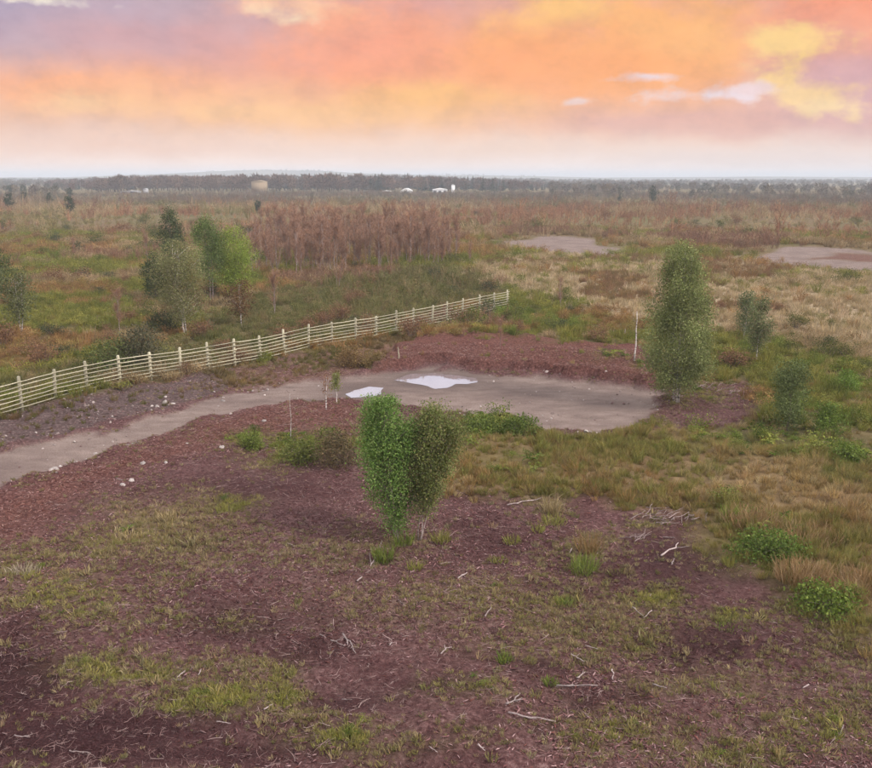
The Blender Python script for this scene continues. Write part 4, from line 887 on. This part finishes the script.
# shrubs of the heath that can be told apart: three kinds, copied
def heath_shrubs():
    rng = np.random.default_rng(71); kinds = [('russet_shrub', 'low russet shrub out on the open heath', [(.20, .11, .065), (.16, .09, .06), (.24, .14, .08)], 'russet shrubs on the heath'),
        ('olive_shrub', 'low olive green shrub out on the open heath', [(.10, .11, .035), (.13, .135, .045), (.085, .09, .032)], 'olive shrubs on the heath'),
        ('dark_shrub', 'small dark evergreen shrub out on the open heath', [(.055, .065, .035), (.075, .085, .045)], 'dark shrubs on the heath')]
    pros = []
    for nm, lab, cols, grp in kinds:
        vs = []
        for v in range(3):
            mb = MB(); k = 12; cl = np.stack([rng.normal(0, .42, k), rng.normal(0, .42, k), rng.uniform(.2, .95, k)], 1); w_ = rng.integers(0, k, 1100); P = cl[w_] + rng.normal(size=(1100, 3)) * np.array([.22, .22, .16]); P[:, 2] = np.abs(P[:, 2]) + .03
            leaves(mb, P, .085, cols, .3, .6, 0, rng); st = MB()
            for c in cl: tube(st, [(0, 0, -.1), c * np.array([.5, .5, .5]), c], [.025, .016, .006], 4, cap=False)
            vs.append((st.mesh('stems'), mb.mesh('foliage'))); vs[-1][0].materials.append(M_BARK); vs[-1][1].materials.append(M_LEAF)
        pros.append(vs)
    done = 0
    while done < 210:
        px, py = rng.uniform(-30, 900), 205 + 175 * rng.uniform() ** 1.3
        x, y = G(px, py); z = zones(np.array([x]), np.array([y]))
        if z['peat'][0] > .2 or z['soil'][0] > .1 or z['pclr'][0] > .1 or (z['tan'][0] > .5 and rng.uniform() < .8) or z['rush'][0] > .3: continue
        t = rng.choice(3, p=[.5, .33, .17]); nm, lab, cols, grp = kinds[t]; st, fo = pros[t][rng.integers(0, 3)]
        o = empty(nm, (x, y, ground_z(x, y)), rng.uniform(0, 6.28)); s = rng.uniform(.7, 1.5) * min(1.5, max(.8, y / 90)); o.scale = (s, s, s * rng.uniform(.7, 1.2)); place = 'left of the green tree group' if px < 150 else 'behind the fence and below the thicket' if px < 460 and py > 270 else 'beyond the thicket' if px < 460 else 'between the thicket and the tall birch' if px < 640 else 'right of the tall birch'; dist_ = 'near' if py > 310 else 'far' if py < 240 else 'midway'
        tag(o, lab.replace('out on the open heath', 'on the heath ' + place + ', ' + {'near': 'nearby', 'far': 'far out', 'midway': 'midway out'}[dist_]), 'shrub', grp)
        for n2_, me in (('stems', st), ('foliage', fo)):
            c = bpy.data.objects.new(n2_, me); COL.objects.link(c); c.parent = o
        done += 1
heath_shrubs()

# thin saplings, dead stem, stubs, marker post
def stem_tree(name, label, px, py, h, r, lean, mat, cols=None, n=0, twigs=14, seed=1, cat='sapling'):
    rng = np.random.default_rng(seed); x, y = G(px, py); o = empty(name, (x, y, ground_z(x, y))); tag(o, label, cat); mb = MB(); zz = np.linspace(-.15, h, 7)
    pts = np.stack([lean * zz / h + rng.normal(0, .02, 7), rng.normal(0, .02, 7), zz], 1); tube(mb, pts, r * (1 - .7 * np.linspace(0, 1, 7)), 6); mb.build('trunk', mat, o, smooth=True)
    if twigs:
        mb = MB(); f = rng.uniform(.35, 1, twigs); b = np.stack([np.interp(f * h, zz, pts[:, k]) for k in range(3)], 1); d = unit(rng.normal(size=(twigs, 3)) * np.array([1, 1, .4]) + np.array([0, 0, .5])); t = b + d * rng.uniform(.15, .45, (twigs, 1)) * h * .35
        blades(mb, b, t, .02, [(.24, .15, .12), (.3, .2, .17)], .2, .1, rng); mb.build('branches', M_TWIG, o)
    if n:
        mb = MB(); f = rng.uniform(.45, 1, n); P = np.stack([np.interp(f * h, zz, pts[:, k]) for k in range(3)], 1) + rng.normal(size=(n, 3)) * np.array([.16, .16, .10]) * h * .5; leaves(mb, P, .07, cols, .25, .6, .3, rng); mb.build('crown', M_LEAF, o)
    return o
stem_tree('bare_sapling', 'single thin pale bare sapling standing in the red mulch', 291, 439, 1.9, .022, .03, M_BIRCH, seed=51)
stem_tree('bare_sapling', 'thin pale sapling stem with russet twigs beside the track', 326, 408, 1.5, .03, .05, M_BIRCH, [(.2, .11, .06)], 160, 20, seed=52)
stem_tree('green_sapling', 'slim yellow green sapling next to the small puddle', 337, 402, 1.35, .025, -.05, M_BIRCH, [(.17, .19, .06), (.21, .22, .08)], 700, 14, seed=53)
stem_tree('dead_tree', 'white dead birch stem left of the tall birch', 634, 372, 2.6, .05, .0, M_BIRCH, twigs=30, seed=54, cat='dead tree')
stem_tree('tree_stub', 'short pale stub, left of the two beside the dead birch', 613.5, 338, .45, .05, .0, M_DEAD, twigs=0, seed=55, cat='stump')
stem_tree('tree_stub', 'short pale stub, right of the two beside the dead birch', 624.5, 338, .5, .05, .0, M_DEAD, twigs=0, seed=56, cat='stump')
stem_tree('marker_post', 'short pale marker post at the edge of the red mulch', 398.5, 367, .62, .05, .0, M_POST, twigs=0, seed=57, cat='post')

# fallen branches: photo pixels of both ends, radius in mm
def fallen(label, pts, r, group=None, forks=1, seed=0):
    rng = np.random.default_rng(600 + seed); W = []
    for (px, py) in pts:
        x, y = G(px, py); W.append(np.array([x, y, ground_z(x, y) + .04]))
    c = W[0].copy(); o = empty('fallen_branch', tuple(c)); tag(o, label, 'branch', group); W = np.array(W) - c; n = 7; s = np.linspace(0, len(W) - 1, n)
    P = np.stack([np.interp(s, np.arange(len(W)), W[:, k]) for k in range(3)], 1); L = np.linalg.norm(P[-1] - P[0]); P[1:-1] += rng.normal(0, .025 * L, (n - 2, 3)) * np.array([1, 1, .3]); P[:, 2] += .01
    mb = MB(); tube(mb, P, np.linspace(r, r * .5, n), 6); mb.build('stem', M_DEAD, o, smooth=True)
    for f in range(forks):
        k = rng.integers(2, n - 1); d = unit(P[k] - P[k - 1] + rng.normal(0, .6, 3) * np.linalg.norm(P[k] - P[k - 1]) * np.array([1, 1, .4])); d[2] = abs(d[2]) * .5
        mb = MB(); tube(mb, [P[k], P[k] + d * L * .15, P[k] + d * L * .3 + np.array([0, 0, .02])], [r * .6, r * .45, r * .25], 5); mb.build('twig', M_DEAD, o, smooth=True)
BR = [('pale forked branch lying left of the lowest straw grass patch', [(343, 637), (350, 645), (356, 657)], .022, 2), ('long thin grey branch near the bottom middle of the peat', [(508, 719), (530, 722), (556, 725)], .02, 1), ('branched pale root above the long thin grey branch', [(506, 709), (514, 706), (520, 696)], .022, 3),
      ('pinkish branch lying flat below two small green tufts', [(556, 686), (572, 689), (598, 691)], .022, 1), ('short bright white stick standing out right of the pinkish branch', [(612, 673), (613, 682)], .016, 0), ('pair of crossed grey sticks above the pinkish branch', [(577, 680), (585, 672)], .018, 1),
      ('curved pale branch in the centre of the mossy peat', [(441, 659), (447, 653), (452, 651)], .018, 1), ('white stick left of the straw grass, pointing up', [(485, 621), (491, 611)], .016, 0), ('long straight branch across the purple brush patch', [(661, 560), (670, 554), (678, 546)], .028, 1),
      ('short white stick in the purple brush patch', [(671, 572), (674, 565)], .018, 0), ('grey stick on bare peat below the brush patch', [(632, 612), (643, 620)], .022, 0), ('pale branch among chips above the small tufts', [(507, 508), (522, 506), (538, 503)], .024, 1),
      ('bright short stick at the bottom left weeds', [(264, 711), (273, 703)], .016, 0), ('grey branch lying at the foot of the bright green tree', [(357, 578), (372, 560), (380, 548)], .022, 3), ('pale stick below the middle tree, leaning right', [(458, 582), (467, 576)], .02, 1),
      ('thin twiggy branch left of the pale forked branch', [(320, 640), (335, 645), (345, 650)], .015, 2)]
for k, (lab, pts, r, f) in enumerate(BR): fallen(lab, pts, r, None, f, k)
rng_ = np.random.default_rng(88); nb = 0
while nb < 26:
    px, py = rng_.uniform(10, 860), 440 + 320 * rng_.uniform() ** .9
    x, y = G(px, py); zz = zones(np.array([x]), np.array([y]))
    if zz['peat'][0] < .8 or zz['road'][0] > .05: continue
    a = rng_.uniform(0, 3.14); L = rng_.uniform(6, 15) * (py - 177) / 400
    where = ('left of' if px < 350 else 'below' if px < 470 else 'right of') + ' the middle trees' + (', at the bottom' if py > 660 else ', midway' if py > 560 else ', farther up')
    fallen('thin pale broken stick on peat ' + where, [(px, py), (px + math.cos(a) * L, py + math.sin(a) * L * .5)], rng_.uniform(.010, .018), 'loose sticks on the cleared peat', int(rng_.integers(0, 2)), 40 + nb); nb += 1

# heap of broken brushwood at the edge of the rushes
def brush_heap(label, px, py, w_, n, h, seed):
    rng = np.random.default_rng(seed); x, y = G(px, py); o = empty('brushwood_heap', (x, y, ground_z(x, y))); tag(o, label, 'brushwood')
    for k in range(n):
        a = rng.normal(.6, .6); L = rng.uniform(.3, .75); c = np.array([rng.normal(0, w_ * .4), rng.normal(0, w_ * .25), rng.uniform(.03, h)]); d = np.array([math.cos(a), math.sin(a), rng.normal(.1, .25)]); d = d / np.linalg.norm(d)
        mb = MB(); s = np.linspace(-.5, .5, 5)[:, None]; P = c + d * s * L + rng.normal(0, .02, (5, 3)); P[:, 2] = np.maximum(P[:, 2], .0); tube(mb, P, np.linspace(.014, .006, 5) * rng.uniform(.6, 1.3), 5); mb.build('branch', M_BRUSH, o, smooth=True)
brush_heap('heap of pale broken branches where peat meets the rushes', 668, 523, 1.0, 26, .22, 901)
brush_heap('small grey tangle of roots left of the big brushwood heap', 640, 541, .5, 12, .15, 902)
brush_heap('scatter of grey brushwood beside the tall birch trunk', 720, 393, 2.2, 26, .2, 903)

# tussocks that stand out one by one
def tussock(label, px, py, h, spread, cols, nb=70, group=None, seed=0, wd=.02, lean=.6):
    rng = np.random.default_rng(700 + seed); x, y = G(px, py); mb = MB(); a = rng.uniform(0, 6.283, nb); r = spread * .5 * np.sqrt(rng.uniform(0, 1, nb)); b = np.stack([r * np.cos(a), r * np.sin(a), np.full(nb, -.03)], 1); hh = h * rng.uniform(.5, 1.1, nb); ln = rng.uniform(.1, 1, nb) * lean; a2 = a + rng.normal(0, .6, nb)
    t = b + np.stack([np.cos(a2) * hh * ln, np.sin(a2) * hh * ln, hh * (1 - .35 * ln)], 1); blades(mb, b, t, wd * rng.uniform(.6, 1.4, nb), cols, .25, .25, rng)
    o = mb.build('grass_tussock', M_LEAF); o.location = (x, y, ground_z(x, y)); tag(o, label, 'grass tussock', group); return o
GR = [(.16, .20, .045), (.20, .235, .06), (.12, .155, .04)]; YG = [(.22, .22, .06), (.27, .25, .08), (.17, .17, .05)]; ST = [(.34, .27, .15), (.42, .34, .2), (.26, .20, .09)]
TU = [('bright green tuft left below the bright green young tree', 384, 556, .55, .5, GR, 150), ('leafy green tuft at the base of the bright green tree', 404, 545, .5, .5, GR, 120), ('yellow green tuft under the olive young tree', 440, 541, .4, .5, YG, 110), ('olive tuft below the middle trees', 415, 570, .3, .35, YG, 80),
      ('lone bright green tuft in the mossy peat, lower middle', 505, 661, .26, .3, GR, 110), ('small green tuft above the pinkish branch', 550, 683, .22, .25, GR, 70), ('leafy green tussock with rusty stems right of centre', 583, 571, .55, .6, GR, 170), ('rusty grass plume above the leafy green tussock', 588, 553, .6, .6, [(.25, .16, .08), (.21, .14, .06)], 120),
      ('pale straw tussock standing before the rushes', 551, 512, .65, .45, ST, 140), ('green foot of the straw tussock before the rushes', 553, 524, .35, .7, YG, 120), ('yellow tuft in chips below the rushes, left one', 512, 540, .3, .4, YG, 90), ('yellow tuft in chips below the rushes, right one', 538, 532, .25, .35, YG, 80),
      ('low olive tuft on chips left of the leafy tussock', 500, 560, .2, .45, YG, 80), ('golden green tuft on chips far below the rushes', 564, 604, .25, .35, GR, 90), ('wide yellow green mat below the brush patch', 662, 606, .12, .8, YG, 160), ('flat green mat right of the yellow mat', 732, 628, .12, .8, GR, 150),
      ('single lime tuft in the orange rushes', 728, 527, .45, .4, [(.17, .25, .04), (.2, .28, .05)], 120), ('bright yellow green weed mat at the bottom left', 215, 706, .12, .7, YG, 200), ('smaller weed mat left of the bottom left one', 172, 708, .12, .5, YG, 110), ('pale weed mat right of the bottom left one', 282, 690, .12, .55, YG, 120),
      ('bottom edge yellow green weed patch', 335, 748, .12, .8, YG, 170), ('olive green tuft on the peat near the track', 229, 513, .3, .7, YG, 150), ('pale straw clump left of the olive tuft', 168, 520, .4, .6, ST, 120), ('straw clump low at the left, on dark peat', 128, 540, .35, .6, ST, 110), ('bleached grass clump at the left picture edge', 22, 572, .35, .8, [(.38, .32, .25), (.3, .26, .17)], 130)]
OB = [(.27, .17, .085), (.32, .21, .11), (.22, .14, .065), (.36, .26, .15)]
TU += [('large rust coloured grass clump in the rushes at the right', 800, 548, 0.5, 1.9, OB, 1300), ('tall pale brown grass clump cut by the right picture edge', 862, 598, 0.55, 2.0, OB, 1400), ('orange brown grass clump above the leafy bush in the rushes', 752, 532, .55, 1.5, OB, 800), ('brown grass clump between the two leafy bushes', 800, 590, .55, 1.2, OB, 700)]
for k, (lab, px, py, h, s, c, n) in enumerate(TU): tussock(lab, px, py, h, s, c, n, None, k, .014 if n > 400 else .02)

# pale stones by the track
def stones():
    rng = np.random.default_rng(99); m = woodmat('pale_stone', (.28, .24, .23), (.48, .43, .41), (6, 6, 6), .3)
    spots_ = [(143, 464), (123, 485), (132, 482), (166, 464), (187, 443), (222, 447), (264, 422)]; labs = ['white stone on red mulch, topmost of four', 'left of two white stones side by side on red mulch', 'right of two white stones side by side on red mulch', 'white stone right of the four on red mulch', 'small white stone on red mulch below the bend', 'white stone on chips nearest the bare sapling', 'white stone close to the track bend']
    for k in range(22):
        own = k < len(spots_)
        if own: px, py = spots_[k]
        else:
            e = rng.choice(4); t = rng.uniform()
            px, py = [(200 + 26 * rng.uniform(), 391 + 9 * rng.uniform()), (20 + 90 * t, 482 - 34 * t + rng.normal(0, 2)), (150 + 60 * t, 410 - 14 * t + rng.normal(0, 2)), (110 + 40 * t, 449 - 12 * t + rng.normal(0, 2))][e]
        x, y = G(px, py); src = STONE[rng.integers(0, 4)].data
        me = stones.me.setdefault(src.name, src.copy()); me.materials.clear(); me.materials.append(m)
        o = bpy.data.objects.new('stone', me); COL.objects.link(o); s = rng.uniform(.14, .26); o.location = (x, y, ground_z(x, y) - .015); o.scale = (s, s, s * .8); o.rotation_euler = (rng.normal(0, .15), rng.normal(0, .15), rng.uniform(0, 6.28))
        tag(o, labs[k] if own else 'pale loose stone in the cluster ' + ('where the track bends', 'on the near edge of the track at far left', 'on the fence side edge of the track', 'on the near edge of the track below the bend')[e], 'stone', None if own else 'pale stones along the track edge')
stones.me = {}
stones()

# ------------------------------------------------------------------ far buildings and single far trees
M_WHITE = landmat('white_sheeting', [(.3, (.70, .71, .74)), (.7, (.82, .83, .85))], .2); M_TANW = landmat('tan_wall', [(.3, (.26, .20, .14)), (.7, (.36, .28, .19))], .2); M_ROOF = landmat('grey_roof', [(.3, (.30, .30, .32)), (.7, (.42, .42, .44))], .2); M_DOOR = landmat('dark_door', [(.3, (.05, .05, .055)), (.7, (.08, .08, .085))], .2)
def boxm(x0, x1, y0, y1, z0, z1):
    mb = MB(); mb.add([(x0, y0, z0), (x1, y0, z0), (x1, y1, z0), (x0, y1, z0), (x0, y0, z1), (x1, y0, z1), (x1, y1, z1), (x0, y1, z1)], None, [(0, 1, 5, 4), (1, 2, 6, 5), (2, 3, 7, 6), (3, 0, 4, 7), (4, 5, 6, 7), (3, 2, 1, 0)]); return mb
def shed(name, label, px0, px1, dist, h, roof_h, depth, wall, roof, round_=False, doors=2, zb=0.0):
    d0, d1 = ray(px0, HZ), ray(px1, HZ); x0, x1 = d0[0] / d0[1] * dist, d1[0] / d1[1] * dist; W = x1 - x0
    z = ground_z((x0 + x1) / 2, dist) + zb; o = empty(name, ((x0 + x1) / 2, dist, z)); tag(o, label, 'building')
    wl = boxm(-W / 2, W / 2, 0, depth, -.3, h).build('wall', wall, o)
    n = 10 if round_ else 2; prof = [(-.52 * W + 1.04 * W * k / n, h + .003 + roof_h * (math.sin(math.pi * k / n) if round_ else 1 - abs(2 * k / n - 1))) for k in range(n + 1)]
    V = [(a, -.25, b) for a, b in prof] + [(a, depth + .25, b) for a, b in prof]; m_ = n + 1
    mb = MB(); mb.add(V, None, [(k, k + 1, m_ + k + 1, m_ + k) for k in range(n)]); mb.add([(a, -.25, b) for a, b in prof] + [(0, -.25, h)], [(m_, k + 1, k) for k in range(n)]); mb.build('roof', roof, o)
    for k in range(doors):
        cx = -W / 2 + W * (k + .5) / doors; dw = min(1.6, W / doors * .3); boxm(cx - dw, cx + dw, -.06, .05, -.2, h * .75).build('door', M_DOOR, wl)
    return o
shed('white_shed', 'far white round roofed shed before the dark wood', 400, 412, 560, 1.6, 1.6, 14, M_WHITE, M_WHITE, True, 1)
shed('low_shed', 'far pinkish low shed left of the white round shed', 381, 391, 562, 1.5, .6, 8, M_TANW, M_WHITE, False, 1)
shed('white_barn', 'far long white barn at the right of the white sheds', 432.5, 447.5, 565, 2.4, .9, 14, M_WHITE, M_WHITE, False, 3)
shed('white_tower', 'far slim white tower beside the long white barn', 451.5, 455, 570, 5.2, .5, 2.5, M_WHITE, M_WHITE, False, 0)
shed('small_shed', 'tiny far pale shed in front of the wood at left', 142, 145.5, 575, 2.6, .4, 4, M_ROOF, M_ROOF, False, 0)
shed('low_barn', 'far flat grey barn left of the tiny pale shed', 119, 136, 573, 1.3, .4, 8, M_ROOF, M_ROOF, False, 2)
shed('tan_barn', 'far tall tan barn standing in the dark wood', 251, 264, 600, 6.8, .9, 12, M_TANW, M_TANW, False, 0)
FT = [(653, 203, 6.5, 'lone dark tree standing above the scrub right of centre'), (10, 211, 5.5, 'dark round tree at the left picture edge of the moor'), (25, 204, 5, 'dark tree, second from the left picture edge on the moor'), (50, 206, 4.5, 'dark tree in the row at the far left, third in line'), (70, 216, 5, 'dark grey bush tree nearer than the far left row'), (10, 196, 6, 'bluish far tree at the left picture edge'), (24, 196, 6, 'bluish far tree beside the leftmost one'), (70, 200, 5, 'bluish far tree right of the far left row'), (620, 203, 3.5, 'small dark far tree left of the lone dark tree'), (258, 214, 3.6, 'dark bush tree behind the tree group on the moor')]
for k, (px, py, h, lab) in enumerate(FT):
    make_tree('far_tree', lab, 'tree', px, py, h, [(.15, h * .16), (.35, h * .26), (.65, h * .27), (.9, h * .17), (1, h * .06)], [(.045, .065, .04), (.06, .08, .045), (.035, .05, .03)], 1500, h * .05, 40, .12, M_BARK, None, seed=800 + k, shell=.6, csize=h * .045)

# ------------------------------------------------------------------ haze
hz = boxm(-15000, 15000, -15000, 15000, -3.5, 46.0)
mh = bpy.data.materials.new('haze'); mh.use_nodes = True; th = NT(mh.node_tree); th.n.clear(); oh = th.new('ShaderNodeOutputMaterial')
pv = th.new('ShaderNodeVolumePrincipled'); pv.inputs['Color'].default_value = (.82, .90, 1.0, 1); pv.inputs['Density'].default_value = .00038; pv.inputs['Anisotropy'].default_value = .0
th.l.new(pv.outputs[0], oh.inputs['Volume'])
ho = hz.build('haze', mh); tag(ho, 'thin pale haze over the whole moor', 'haze', kind='stuff')
